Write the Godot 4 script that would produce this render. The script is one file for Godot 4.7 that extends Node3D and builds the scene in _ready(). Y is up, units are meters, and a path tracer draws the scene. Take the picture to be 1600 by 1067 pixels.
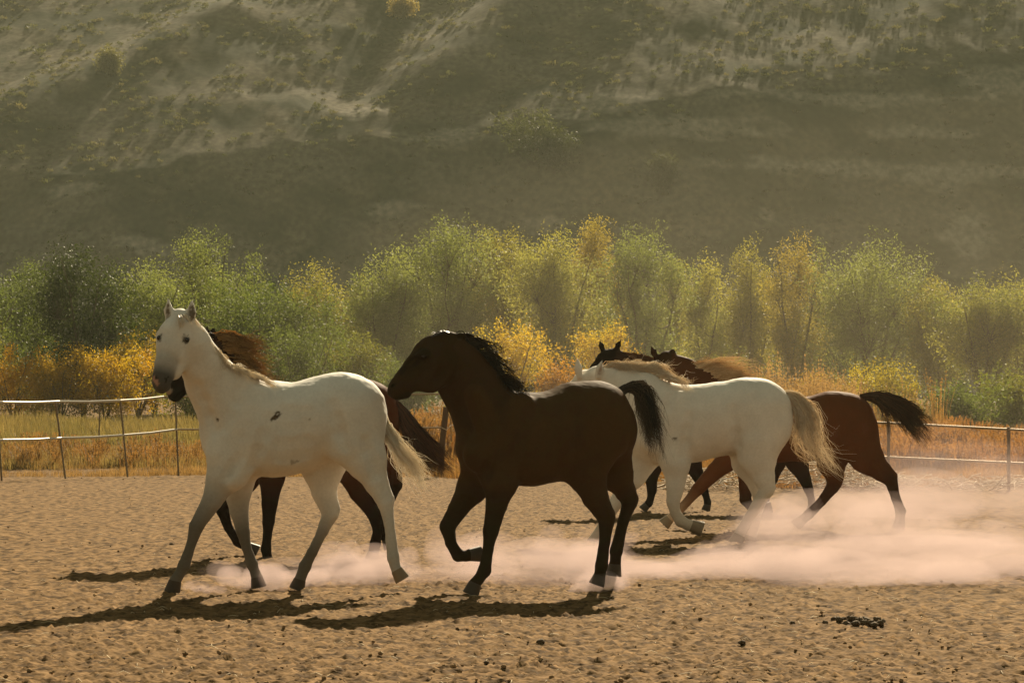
extends Node3D
# A small herd of horses trotting through a dusty paddock, autumn trees and a hazy hillside behind.
# px() turns a place read from the photograph plus a distance into a point in the world; everything is built there at its real size.
const F := 4300.0          # focal length in photograph pixels (photograph 1600 wide)
const EYE := Vector3(0, 1.42, 0)
const PITCH := 0.018951    # the lens looks up a little: the horizon lies at row 615
var cam_basis := Basis(Vector3.RIGHT, PITCH)
var rng := RandomNumberGenerator.new()
var M := {}

func px(x: float, y: float, d: float) -> Vector3:
	var v := cam_basis * Vector3((x - 800.0) / F, (533.5 - y) / F, -1.0)
	return EYE + v * (d / -v.z)

func lin(r: float, g: float, b: float) -> Color:
	return Color(r, g, b).linear_to_srgb()

func mat(called: String, c: Color, rough := 0.8, vertex := false) -> StandardMaterial3D:
	var m := StandardMaterial3D.new()
	m.resource_name = called
	m.albedo_color = c
	m.roughness = rough
	m.metallic_specular = 0.3
	m.vertex_color_use_as_albedo = vertex
	m.cull_mode = BaseMaterial3D.CULL_DISABLED
	return m

func noise(s: int, freq: float, octaves := 3) -> FastNoiseLite:
	var n := FastNoiseLite.new()
	n.seed = s
	n.noise_type = FastNoiseLite.TYPE_SIMPLEX_SMOOTH
	n.frequency = freq
	n.fractal_octaves = octaves
	return n

func noise_tex(s: int, freq: float, size: int, colors: PackedColorArray, stops: PackedFloat32Array, octaves := 4) -> NoiseTexture2D:
	var t := NoiseTexture2D.new()
	t.width = size
	t.height = size
	t.seamless = true
	t.generate_mipmaps = false
	t.noise = noise(s, freq, octaves)
	if colors.size():
		var g := Gradient.new()
		g.offsets = stops
		g.colors = colors
		t.color_ramp = g
	return t

func tag(o: Node, label := "", category := "", group := "", kind := ""):
	if label: o.set_meta("label", label)
	if category: o.set_meta("category", category)
	if group: o.set_meta("group", group)
	if kind: o.set_meta("kind", kind)
	return o

func put(called: String, mesh: Mesh, m: Material, parent: Node = self, at := Vector3.ZERO) -> MeshInstance3D:
	var o := MeshInstance3D.new()
	o.name = called
	o.mesh = mesh
	o.material_override = m
	parent.add_child(o, true)
	o.position = at
	return o

func base(called: String, at: Vector3) -> Node3D:
	var o := Node3D.new()
	o.name = called
	add_child(o, true)
	o.position = at
	return o

# names of repeats: horse, horse_001, horse_002 ...
var taken := {}
func numbered(called: String) -> String:
	var n: int = taken.get(called, 0)
	taken[called] = n + 1
	return called if n == 0 else "%s_%03d" % [called, n]

func arrays_mesh(v: PackedVector3Array, n: PackedVector3Array, c: PackedColorArray, idx: PackedInt32Array, uv := PackedVector2Array()) -> ArrayMesh:
	var a := []
	a.resize(Mesh.ARRAY_MAX)
	a[Mesh.ARRAY_VERTEX] = v
	if n.size(): a[Mesh.ARRAY_NORMAL] = n
	if c.size(): a[Mesh.ARRAY_COLOR] = c
	if uv.size(): a[Mesh.ARRAY_TEX_UV] = uv
	a[Mesh.ARRAY_INDEX] = idx
	var m := ArrayMesh.new()
	m.add_surface_from_arrays(Mesh.PRIMITIVE_TRIANGLES, a)
	return m

# a growing soup of vertices for tubes, blades and leaves
class Soup:
	var v := PackedVector3Array()
	var n := PackedVector3Array()
	var c := PackedColorArray()
	var i := PackedInt32Array()
	# tapered tube through points
	func tube(pts: Array, radii: Array, col: Color, sides := 5, cap := true) -> void:
		var start := v.size()
		var up := Vector3(0.13, 0.31, 0.94).normalized()
		for k in pts.size():
			var d: Vector3 = (pts[mini(k + 1, pts.size() - 1)] - pts[maxi(k - 1, 0)])
			d = d.normalized() if d.length() > 1e-7 else Vector3.UP
			var a := d.cross(up)
			a = a.normalized() if a.length() > 1e-4 else d.cross(Vector3.RIGHT).normalized()
			var b := d.cross(a).normalized()
			for s in sides:
				var ang := TAU * s / sides
				var o := a * cos(ang) + b * sin(ang)
				v.append(pts[k] + o * radii[k])
				n.append(o)
				c.append(col)
		for k in pts.size() - 1:
			for s in sides:
				var p := start + k * sides + s
				var q := start + k * sides + (s + 1) % sides
				i.append_array([p, p + sides, q, q, p + sides, q + sides])
		if cap:
			for e in [0, pts.size() - 1]:
				var axis: Vector3 = (pts[0] - pts[1]).normalized() if e == 0 else (pts[e] - pts[e - 1]).normalized()
				var first := v.size()
				for s in sides:
					v.append(v[start + e * sides + s])
					n.append(axis)
					c.append(col)
				for s in range(1, sides - 1):
					var g := (v[first + s + 1] - v[first]).cross(v[first + s] - v[first])
					if g.dot(axis) > 0.0: i.append_array([first, first + s, first + s + 1])
					else: i.append_array([first, first + s + 1, first + s])
	# flat leaf or blade: four corners
	func quad(p: Vector3, along: Vector3, across: Vector3, col: Color) -> void:
		var s := v.size()
		var nn := along.cross(across).normalized()
		v.append(p - along * 0.5)
		v.append(p - across * 0.5 + along * 0.05)
		v.append(p + along * 0.5)
		v.append(p + across * 0.5 + along * 0.05)
		for k in 4:
			n.append(nn)
			c.append(col)
		i.append_array([s, s + 2, s + 1, s, s + 3, s + 2])
	func tri(a: Vector3, b: Vector3, d: Vector3, col: Color) -> void:
		var s := v.size()
		var nn := (b - a).cross(d - a).normalized()
		v.append(a)
		v.append(b)
		v.append(d)
		for k in 3:
			n.append(nn)
			c.append(col)
		i.append_array([s, s + 2, s + 1])

func soup_mesh(s: Soup) -> ArrayMesh:
	return arrays_mesh(s.v, s.n, s.c, s.i)

func _ready() -> void:
	rng.seed = 7
	# ---- camera, sky, sun, air, exposure
	var cam := Camera3D.new()
	cam.name = "camera"
	add_child(cam)
	cam.position = EYE
	cam.basis = cam_basis
	cam.fov = rad_to_deg(2.0 * atan(533.5 / F))
	cam.near = 0.1
	cam.far = 2000.0
	cam.current = true
	var env := Environment.new()
	env.background_mode = Environment.BG_SKY
	var sky := Sky.new()
	var sm := ProceduralSkyMaterial.new()
	sm.sky_top_color = Color(0.65, 0.68, 0.61)
	sm.sky_horizon_color = Color(0.94, 0.91, 0.78)
	sm.sky_curve = 0.25
	sm.ground_bottom_color = Color(0.42, 0.33, 0.22)
	sm.ground_horizon_color = Color(0.70, 0.62, 0.48)
	sm.sun_angle_max = 40.0
	sm.sun_curve = 0.15
	sky.sky_material = sm
	env.sky = sky
	env.background_energy_multiplier = 0.19
	env.tonemap_mode = Environment.TONE_MAPPER_LINEAR
	env.tonemap_exposure = 2.7
	env.sdfgi_enabled = true
	env.ssao_enabled = true
	env.ssil_enabled = true
	env.fog_enabled = true
	env.fog_density = 0.0003
	env.fog_light_color = Color(0.93, 0.95, 0.84)
	env.volumetric_fog_enabled = true
	env.volumetric_fog_density = 0.0
	var we := WorldEnvironment.new()
	we.name = "air_and_sky"
	we.environment = env
	add_child(we)
	var sun := DirectionalLight3D.new()
	sun.name = "sun"
	sun.light_color = Color(1.0, 0.925, 0.79)
	sun.light_energy = 1.6
	sun.light_angular_distance = 0.6
	sun.shadow_enabled = true
	add_child(sun)
	# the sun stands behind the hill's crest, a little to the right: light runs towards the camera and to the left
	var elevation := deg_to_rad(SUN_UP)
	var azimuth := deg_to_rad(SUN_RIGHT)
	var to_sun := Vector3(sin(azimuth) * cos(elevation), sin(elevation), -cos(azimuth) * cos(elevation))
	sun.basis = Basis.looking_at(-to_sun, Vector3.UP)

	make_materials()
	var t0 := Time.get_ticks_msec()
	start_horses()
	make_ground()
	print("ground ", Time.get_ticks_msec() - t0)
	make_hill()
	print("hill ", Time.get_ticks_msec() - t0)
	make_trees()
	print("trees ", Time.get_ticks_msec() - t0)
	make_shrubs()
	make_grass()
	print("grass ", Time.get_ticks_msec() - t0)
	make_fences()
	finish_horses()
	print("horses ", Time.get_ticks_msec() - t0)
	make_ground_bits()
	make_dust()
	print("done ", Time.get_ticks_msec() - t0)

const SUN_UP := 32.0
const SUN_RIGHT := 12.0

func make_materials() -> void:
	var g := mat("paddock_earth", Color.WHITE, 0.95)
	g.metallic_specular = 0.12
	g.albedo_texture = noise_tex(3, 0.028, 1024, PackedColorArray([lin(0.048, 0.027, 0.010), lin(0.130, 0.076, 0.031), lin(0.20, 0.122, 0.055)]), PackedFloat32Array([0.25, 0.5, 0.78]), 6)
	g.uv1_triplanar = true
	g.uv1_world_triplanar = true
	g.uv1_scale = Vector3(0.23, 0.23, 0.23)
	g.heightmap_enabled = true
	g.heightmap_texture = noise_tex(5, 0.03, 1024, PackedColorArray(), PackedFloat32Array(), 5)
	g.heightmap_scale = 2.0
	M.earth = g
	var h := mat("hill_soil", Color.WHITE, 0.95, true)
	h.metallic_specular = 0.1
	h.albedo_texture = noise_tex(9, 0.02, 1024, PackedColorArray([Color(0.62, 0.62, 0.62), Color(1, 1, 1)]), PackedFloat32Array([0.2, 0.75]), 6)
	h.uv1_triplanar = true
	h.uv1_world_triplanar = true
	h.uv1_scale = Vector3(0.05, 0.05, 0.05)
	M.hill = h
	var coat := mat("horse_coat", Color.WHITE, 0.66, true)
	coat.metallic_specular = 0.13
	var hair_grain := noise_tex(21, 0.05, 512, PackedColorArray([Color(0.96, 0.96, 0.96), Color(1, 1, 1)]), PackedFloat32Array([0.25, 0.75]), 5)
	coat.albedo_texture = hair_grain
	coat.uv1_triplanar = true
	coat.uv1_scale = Vector3(1.3, 1.3, 1.3)
	M.coat = coat
	var dark: StandardMaterial3D = coat.duplicate()
	dark.resource_name = "dark_horse_coat"
	dark.roughness = 0.65
	dark.metallic_specular = 0.08
	M.dark_coat = dark
	var hair := mat("horse_hair", Color.WHITE, 0.42, true)
	hair.metallic_specular = 0.5
	hair.backlight_enabled = true
	hair.backlight = Color(0.9, 0.9, 0.9)
	M.hair = hair
	M.eye = mat("eye", lin(0.008, 0.006, 0.004), 0.08)
	M.eye.metallic_specular = 0.5
	M.hoof_dark = mat("dark_hoof", lin(0.055, 0.042, 0.03), 0.6)
	M.hoof_pale = mat("pale_hoof", lin(0.22, 0.17, 0.11), 0.6)
	M.bark = mat("bark", lin(0.11, 0.085, 0.055), 0.9)
	var leaf := mat("leaves", Color.WHITE, 0.6, true)
	leaf.metallic_specular = 0.3
	leaf.backlight_enabled = true
	leaf.backlight = Color(1.0, 1.0, 0.72)
	M.leaf = leaf
	var dry := mat("dry_stems", Color.WHITE, 0.8, true)
	dry.backlight_enabled = true
	dry.backlight = Color(0.95, 0.9, 0.75)
	M.dry = dry
	M.stick = mat("dead_wood", Color.WHITE, 0.8, true)
	M.pipe = mat("galvanised_rail", lin(0.50, 0.46, 0.39), 0.5)
	M.pipe.metallic = 0.25
	M.rust_pipe = mat("weathered_rail", lin(0.30, 0.22, 0.13), 0.4)
	M.rust_pipe.metallic = 0.45
	M.rod = mat("thin_steel_post", lin(0.17, 0.12, 0.07), 0.6)
	M.rod.metallic = 0.3
	M.wood = mat("old_timber", lin(0.10, 0.055, 0.03), 0.85)
	M.dung = mat("dung", lin(0.085, 0.058, 0.030), 0.95)
	M.clod = mat("clods", Color.WHITE, 0.95, true)
	M.clod.metallic_specular = 0.1
	M.litter = mat("faded_plastic", lin(0.72, 0.42, 0.36), 0.5)
	M.string = mat("twine", lin(0.5, 0.42, 0.3), 0.8)

# ---------------------------------------------------------------- bodies: tapered, flattened bones joined by a smooth minimum and meshed as surface nets
class Body:
	# per bone: a, b-a, 1/len2, radius a, radius b-a, side vector, flattening a, b-a, joining radius, carve flag
	var A := PackedVector3Array()
	var D := PackedVector3Array()
	var inv := PackedFloat32Array()
	var ra := PackedFloat32Array()
	var rd := PackedFloat32Array()
	var L := PackedVector3Array()
	var ka := PackedFloat32Array()
	var kd := PackedFloat32Array()
	var join := PackedFloat32Array()
	var carve := PackedByteArray()
	var ca := PackedColorArray()
	var cb := PackedColorArray()
	var h := 0.012
	var coat_noise: FastNoiseLite
	var mottle := 0.0
	var relief := 0.5
	var spots: Array = []      # [place, radius, colour]
	var out_v := PackedVector3Array()
	var out_n := PackedVector3Array()
	var out_c := PackedColorArray()
	var out_i := PackedInt32Array()

	func bone(a: Vector3, b: Vector3, r0: float, r1: float, w0: float, w1: float, side: Vector3, c0: Color, c1: Color, j := 0.03, cut := false) -> void:
		A.append(a)
		var d := b - a
		if d.length() < 1e-4: d = Vector3(0, 1e-4, 0)
		D.append(d)
		inv.append(1.0 / d.length_squared())
		ra.append(r0)
		rd.append(r1 - r0)
		L.append(side.normalized())
		ka.append(r0 / w0)
		kd.append(r1 / w1 - r0 / w0)
		join.append(j)
		carve.append(1 if cut else 0)
		ca.append(c0)
		cb.append(c1)

	func dist_bone(n: int, p: Vector3) -> float:
		var q := p - A[n]
		var t := clampf(q.dot(D[n]) * inv[n], 0.0, 1.0)
		q -= D[n] * t
		var k := ka[n] + kd[n] * t
		var l := L[n]
		var s := q.dot(l)
		q += l * (s * (k - 1.0))
		var len := q.length()
		if len < 1e-6: return -(ra[n] + rd[n] * t)
		var q2 := q + l * (s * k * (k - 1.0))
		return (len - ra[n] - rd[n] * t) * len / q2.length()

	func field(p: Vector3, list: PackedInt32Array) -> float:
		var d := 1e3
		for n in list:
			var e := dist_bone(n, p)
			var j := join[n]
			if carve[n]:
				e = -e
				var g := maxf(j - absf(d - e), 0.0) / j
				d = maxf(d, e) + g * g * j * 0.25
			else:
				var g := maxf(j - absf(d - e), 0.0) / j
				d = minf(d, e) - g * g * j * 0.25
		return d

	func color_at(p: Vector3, list: PackedInt32Array) -> Color:
		var sum := Color(0, 0, 0, 0)
		var w := 0.0
		for n in list:
			if carve[n] and cb[n].a > 0.5: continue
			var q := p - A[n]
			var t := clampf(q.dot(D[n]) * inv[n], 0.0, 1.0)
			var e := absf(dist_bone(n, p))
			var g := 1.0 / (e * e + 0.00002)
			g *= g
			sum += ca[n].lerp(cb[n], t) * g
			w += g
		var c := sum / w
		for s in spots:
			var e: float = (p - s[0]).length() / s[1] + coat_noise.get_noise_3dv(p * 6.0) * 0.9
			if e < 1.0: c = c.lerp(s[2], smoothstep(1.0, 0.55, e))
		if mottle > 0.0:
			var f := 1.0 + mottle * coat_noise.get_noise_3dv(p)
			c = Color(c.r * f, c.g * f, c.b * f)
		c.a = 1.0
		return c

	func run() -> void:
		var lo := Vector3(1e9, 1e9, 1e9)
		var hi := -lo
		var all := PackedInt32Array()
		for n in A.size():
			all.append(n)
			for e in [[A[n], ra[n] / minf(1.0, ka[n])], [A[n] + D[n], (ra[n] + rd[n]) / minf(1.0, ka[n] + kd[n])]]:
				var r: Vector3 = Vector3.ONE * (e[1] + 0.03)
				lo = lo.min(e[0] - r)
				hi = hi.max(e[0] + r)
		var N := 4
		var N1 := N + 1
		var side := N * h
		var reach := side * 0.5 * 1.75 + h
		var count := ((hi - lo) / side).ceil()
		var cells := {}
		var quads := PackedInt64Array()
		var val := PackedFloat32Array()
		val.resize(N1 * N1 * N1)
		var big := 4          # blocks are first looked at 4 x 4 x 4 together
		for gz in int(ceil(count.z / big)):
			for gy in int(ceil(count.y / big)):
				for gx in int(ceil(count.x / big)):
					var gm := lo + Vector3(gx + 0.5, gy + 0.5, gz + 0.5) * side * big
					var far := side * big * 0.5 * 1.75 + h
					var some := PackedInt32Array()
					var gl := 1e3
					var gd := PackedFloat32Array()
					for n in all:
						var e := dist_bone(n, gm)
						gd.append(e)
						if not carve[n]: gl = minf(gl, e)
					if gl > far * 1.4: continue
					for n in all:
						if carve[n]:
							if gd[n] < far * 1.4 + 0.03: some.append(n)
						elif gd[n] < gl + 2.2 * far + join[n]: some.append(n)
					for bz in range(gz * big, mini(gz * big + big, int(count.z))):
						for by in range(gy * big, mini(gy * big + big, int(count.y))):
							for bx in range(gx * big, mini(gx * big + big, int(count.x))):
								block(Vector3(bx, by, bz), lo, side, reach, N, some, val, cells, quads)
		net(cells, quads)

	func block(bp: Vector3, lo: Vector3, side: float, reach: float, N: int, some: PackedInt32Array, val: PackedFloat32Array, cells: Dictionary, quads: PackedInt64Array) -> void:
		var N1 := N + 1
		var NN := N1 * N1
		var corner := lo + bp * side
		var mid := corner + Vector3.ONE * side * 0.5
		var near := PackedInt32Array()
		var ds := PackedFloat32Array()
		var least := 1e3
		for n in some:
			var e := dist_bone(n, mid)
			ds.append(e)
			if not carve[n]: least = minf(least, e)
		if least > reach * 1.5 or least < -0.06 - reach * 2.5: return
		var d0 := field(mid, some)
		if absf(d0) > reach * 1.35: return
		for q in some.size():
			var n := some[q]
			if carve[n]:
				if ds[q] < reach * 1.5 + 0.03: near.append(n)
			elif ds[q] < maxf(least, d0) + 2.0 * reach + join[n]: near.append(n)
		var at := 0
		var any_in := false
		var any_out := false
		var cnt := near.size()
		var lA := PackedVector3Array()
		var lD := PackedVector3Array()
		var lL := PackedVector3Array()
		var lp := PackedFloat32Array()
		for n in near:
			lA.append(A[n])
			lD.append(D[n])
			lL.append(L[n])
			lp.append_array([inv[n], ra[n], rd[n], ka[n], kd[n], join[n], float(carve[n])])
		for z in N1:
			for y in N1:
				for x in N1:
					var p := corner + Vector3(x, y, z) * h
					var d := 1e3
					for n in cnt:
						var o := n * 7
						var q := p - lA[n]
						var t := clampf(q.dot(lD[n]) * lp[o], 0.0, 1.0)
						q -= lD[n] * t
						var k := lp[o + 3] + lp[o + 4] * t
						var l := lL[n]
						var s := q.dot(l)
						q += l * (s * (k - 1.0))
						var len := q.length() + 1e-7
						var e := (len - lp[o + 1] - lp[o + 2] * t) * len / ((q + l * (s * k * (k - 1.0))).length() + 1e-7)
						var j := lp[o + 5]
						if lp[o + 6] > 0.5:
							e = -e
							var g := maxf(j - absf(d - e), 0.0) / j
							d = maxf(d, e) + g * g * j * 0.25
						else:
							var g := maxf(j - absf(d - e), 0.0) / j
							d = minf(d, e) - g * g * j * 0.25
					val[at] = d
					at += 1
					if d < 0.0: any_in = true
					else: any_out = true
		if not (any_in and any_out): return
		for z in N:
			for y in N:
				for x in N:
					var o := x + y * N1 + z * NN
					var v0 := val[o]
					var v1 := val[o + 1]
					var v2 := val[o + N1]
					var v3 := val[o + N1 + 1]
					var v4 := val[o + NN]
					var v5 := val[o + NN + 1]
					var v6 := val[o + NN + N1]
					var v7 := val[o + NN + N1 + 1]
					var inside := int(v0 < 0) + int(v1 < 0) + int(v2 < 0) + int(v3 < 0) + int(v4 < 0) + int(v5 < 0) + int(v6 < 0) + int(v7 < 0)
					if inside == 0 or inside == 8: continue
					var s := Vector3.ZERO
					var m := 0
					if (v0 < 0) != (v1 < 0):
						s += Vector3(v0 / (v0 - v1), 0, 0)
						m += 1
					if (v2 < 0) != (v3 < 0):
						s += Vector3(v2 / (v2 - v3), 1, 0)
						m += 1
					if (v4 < 0) != (v5 < 0):
						s += Vector3(v4 / (v4 - v5), 0, 1)
						m += 1
					if (v6 < 0) != (v7 < 0):
						s += Vector3(v6 / (v6 - v7), 1, 1)
						m += 1
					if (v0 < 0) != (v2 < 0):
						s += Vector3(0, v0 / (v0 - v2), 0)
						m += 1
					if (v1 < 0) != (v3 < 0):
						s += Vector3(1, v1 / (v1 - v3), 0)
						m += 1
					if (v4 < 0) != (v6 < 0):
						s += Vector3(0, v4 / (v4 - v6), 1)
						m += 1
					if (v5 < 0) != (v7 < 0):
						s += Vector3(1, v5 / (v5 - v7), 1)
						m += 1
					if (v0 < 0) != (v4 < 0):
						s += Vector3(0, 0, v0 / (v0 - v4))
						m += 1
					if (v1 < 0) != (v5 < 0):
						s += Vector3(1, 0, v1 / (v1 - v5))
						m += 1
					if (v2 < 0) != (v6 < 0):
						s += Vector3(0, 1, v2 / (v2 - v6))
						m += 1
					if (v3 < 0) != (v7 < 0):
						s += Vector3(1, 1, v3 / (v3 - v7))
						m += 1
					var p := corner + (Vector3(x, y, z) + s / m) * h
					var key := (int(bp.x) * N + x + 8) | ((int(bp.y) * N + y + 8) << 16) | ((int(bp.z) * N + z + 8) << 32)
					cells[key] = out_v.size()
					out_v.append(p)
					out_c.append(color_at(p, near))
					if (v0 < 0) != (v1 < 0): quads.append_array([key, 0, int(v0 < 0)])
					if (v0 < 0) != (v2 < 0): quads.append_array([key, 1, int(v0 < 0)])
					if (v0 < 0) != (v4 < 0): quads.append_array([key, 2, int(v0 < 0)])

	func net(cells: Dictionary, quads: PackedInt64Array) -> void:
		var X := 1
		var Y := 1 << 16
		var Z := 1 << 32
		var q := 0
		out_n.resize(out_v.size())
		while q < quads.size():
			var key := quads[q]
			var u: int = [Y, Z, X][quads[q + 1]]
			var w: int = [Z, X, Y][quads[q + 1]]
			var a: int = cells.get(key, -1)
			var b: int = cells.get(key - u, -1)
			var c: int = cells.get(key - u - w, -1)
			var d: int = cells.get(key - w, -1)
			if a >= 0 and b >= 0 and c >= 0 and d >= 0:
				if quads[q + 2] == 0:
					var keep := b
					b = d
					d = keep
				# clockwise seen from outside
				out_i.append_array([a, c, b, a, d, c])
				var nn := (out_v[b] - out_v[a]).cross(out_v[c] - out_v[a]) + (out_v[c] - out_v[a]).cross(out_v[d] - out_v[a])
				out_n[a] += nn
				out_n[b] += nn
				out_n[c] += nn
				out_n[d] += nn
			q += 3
		# small unevenness of muscle and skin, then the normals of the shape as it now is
		for n in out_n.size():
			var p := out_v[n]
			out_v[n] = p + out_n[n].normalized() * (coat_noise.get_noise_3dv(p * 1.3) * 0.0075 + coat_noise.get_noise_3dv(p * 3.7) * 0.0035) * relief
			out_n[n] = Vector3.ZERO
		for t in range(0, out_i.size(), 3):
			var a := out_i[t]
			var b := out_i[t + 1]
			var c := out_i[t + 2]
			var nn := (out_v[c] - out_v[a]).cross(out_v[b] - out_v[a])
			out_n[a] += nn
			out_n[b] += nn
			out_n[c] += nn
		for n in out_n.size(): out_n[n] = out_n[n].normalized()

# ---------------------------------------------------------------- horses
class Horse:
	var called := "horse"
	var label := ""
	var d := 20.0             # distance of the horse's middle plane
	var turn := 0.0           # metres farther away per photograph pixel to the right
	var mid := 0.0
	var body := Body.new()
	var hooves: Array = []    # [coronet, sole centre, material]
	var eyes: Array = []
	var hair: Array = []      # [name, guides, strands, width, colour a, colour b, spread, wave]
	var feet_at := Vector3.ZERO
	var skin_spots: Array = []   # x, y, radius (metres), colour: marks on the skin seen at that place
	var skin_eyes: Array = []    # x, y, radius
	var grooves: Array = []      # x, y, x, y, depth (metres): furrows between muscles
	func on_skin(x: float, y: float) -> Vector3:
		var all := PackedInt32Array(range(body.A.size()))
		var a: Vector3 = scene.px(x, y, d - 1.0)
		var b: Vector3 = scene.px(x, y, d + 0.6)
		for k in 400:
			var p := a.lerp(b, k / 400.0)
			if body.field(p, all) < 0.0: return p
		return scene.px(x, y, d)
	var scene
	func at(x: float, y: float, dz := 0.0) -> Vector3:
		return scene.px(x, y, d - dz + turn * (x - mid))
	func m(r: float) -> float:
		return r * d / 4300.0
	func side() -> Vector3:
		return Vector3(-turn * 4300.0 / d, 0, 1).normalized() if turn != 0.0 else Vector3(0, 0, 1)
	# stations: x, y, radius (pixels), half width (metres), nearer by (metres)
	func trunk(st: Array, col: Color, j := 0.05, sd = null) -> void:
		var l: Vector3 = sd if sd != null else side()
		for k in st.size() - 1:
			var p: Array = st[k]
			var q: Array = st[k + 1]
			var c0: Color = p[5] if p.size() > 5 else col
			var c1: Color = q[5] if q.size() > 5 else col
			body.bone(at(p[0], p[1], p[4]), at(q[0], q[1], q[4]), m(p[2]), m(q[2]), p[3], q[3], l, c0, c1, j)
	# joints: x, y, radius, nearer by, flattening (1 = round)
	func leg(st: Array, upper: Color, lower: Color, dark_from: float, hoof: Array, hoof_mat: String, j := 0.07) -> void:
		for k in st.size() - 1:
			var p: Array = st[k]
			var q: Array = st[k + 1]
			var f0 := smoothstep(dark_from - 1.5, dark_from + 1.5, float(k))
			var f1 := smoothstep(dark_from - 1.5, dark_from + 1.5, float(k + 1))
			var w0: float = m(p[2]) / (p[4] if p.size() > 4 else 1.0)
			var w1: float = m(q[2]) / (q[4] if q.size() > 4 else 1.0)
			body.bone(at(p[0], p[1], p[3]), at(q[0], q[1], q[3]), m(p[2]), m(q[2]), w0, w1, side(), upper.lerp(lower, f0), upper.lerp(lower, f1), j if k == 0 else (0.035 if k < 2 else 0.014))
		var last: Array = st[st.size() - 1]
		hooves.append([at(last[0], last[1], last[3]), at(hoof[0], hoof[1], last[3]), m(last[2]) * 1.04, hoof_mat])
	# bump such as the point of the hock or a muscle: x, y, r -> x, y, r, nearer by
	func lump(x0, y0, r0, x1, y1, r1, dz, col: Color, j := 0.03, flat := 1.0) -> void:
		body.bone(at(x0, y0, dz), at(x1, y1, dz), m(r0), m(r1), m(r0) / flat, m(r1) / flat, side(), col, col, j)
	func ear(x0, y0, x1, y1, dz, w: float, sd: Vector3, col: Color, inner: Color) -> void:
		var a := at(x0, y0, dz)
		var b := at(x1, y1, dz)
		var mid_p := a.lerp(b, 0.45)
		var flat := sd.normalized()
		body.bone(a, mid_p, m(w) * 0.75, m(w), m(w) * 0.55, m(w) * 0.6, flat, col, col, 0.02)
		body.bone(mid_p, b, m(w), 0.004, m(w) * 0.6, 0.004, flat, col, col, 0.008)
		# hollow of the ear
		body.bone(a.lerp(b, 0.2) + flat * m(w) * 0.75, a.lerp(b, 0.72) + flat * m(w) * 0.55, m(w) * 0.55, m(w) * 0.25, m(w) * 0.4, m(w) * 0.2, flat, inner, Color(inner, 0.0), 0.006, true)
	func guide(points: Array) -> Array:
		var g := []
		for p in points: g.append(at(p[0], p[1], p[2] if p.size() > 2 else 0.0))
		return g

const COARSE := 1.0
var horses: Array = []

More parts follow.
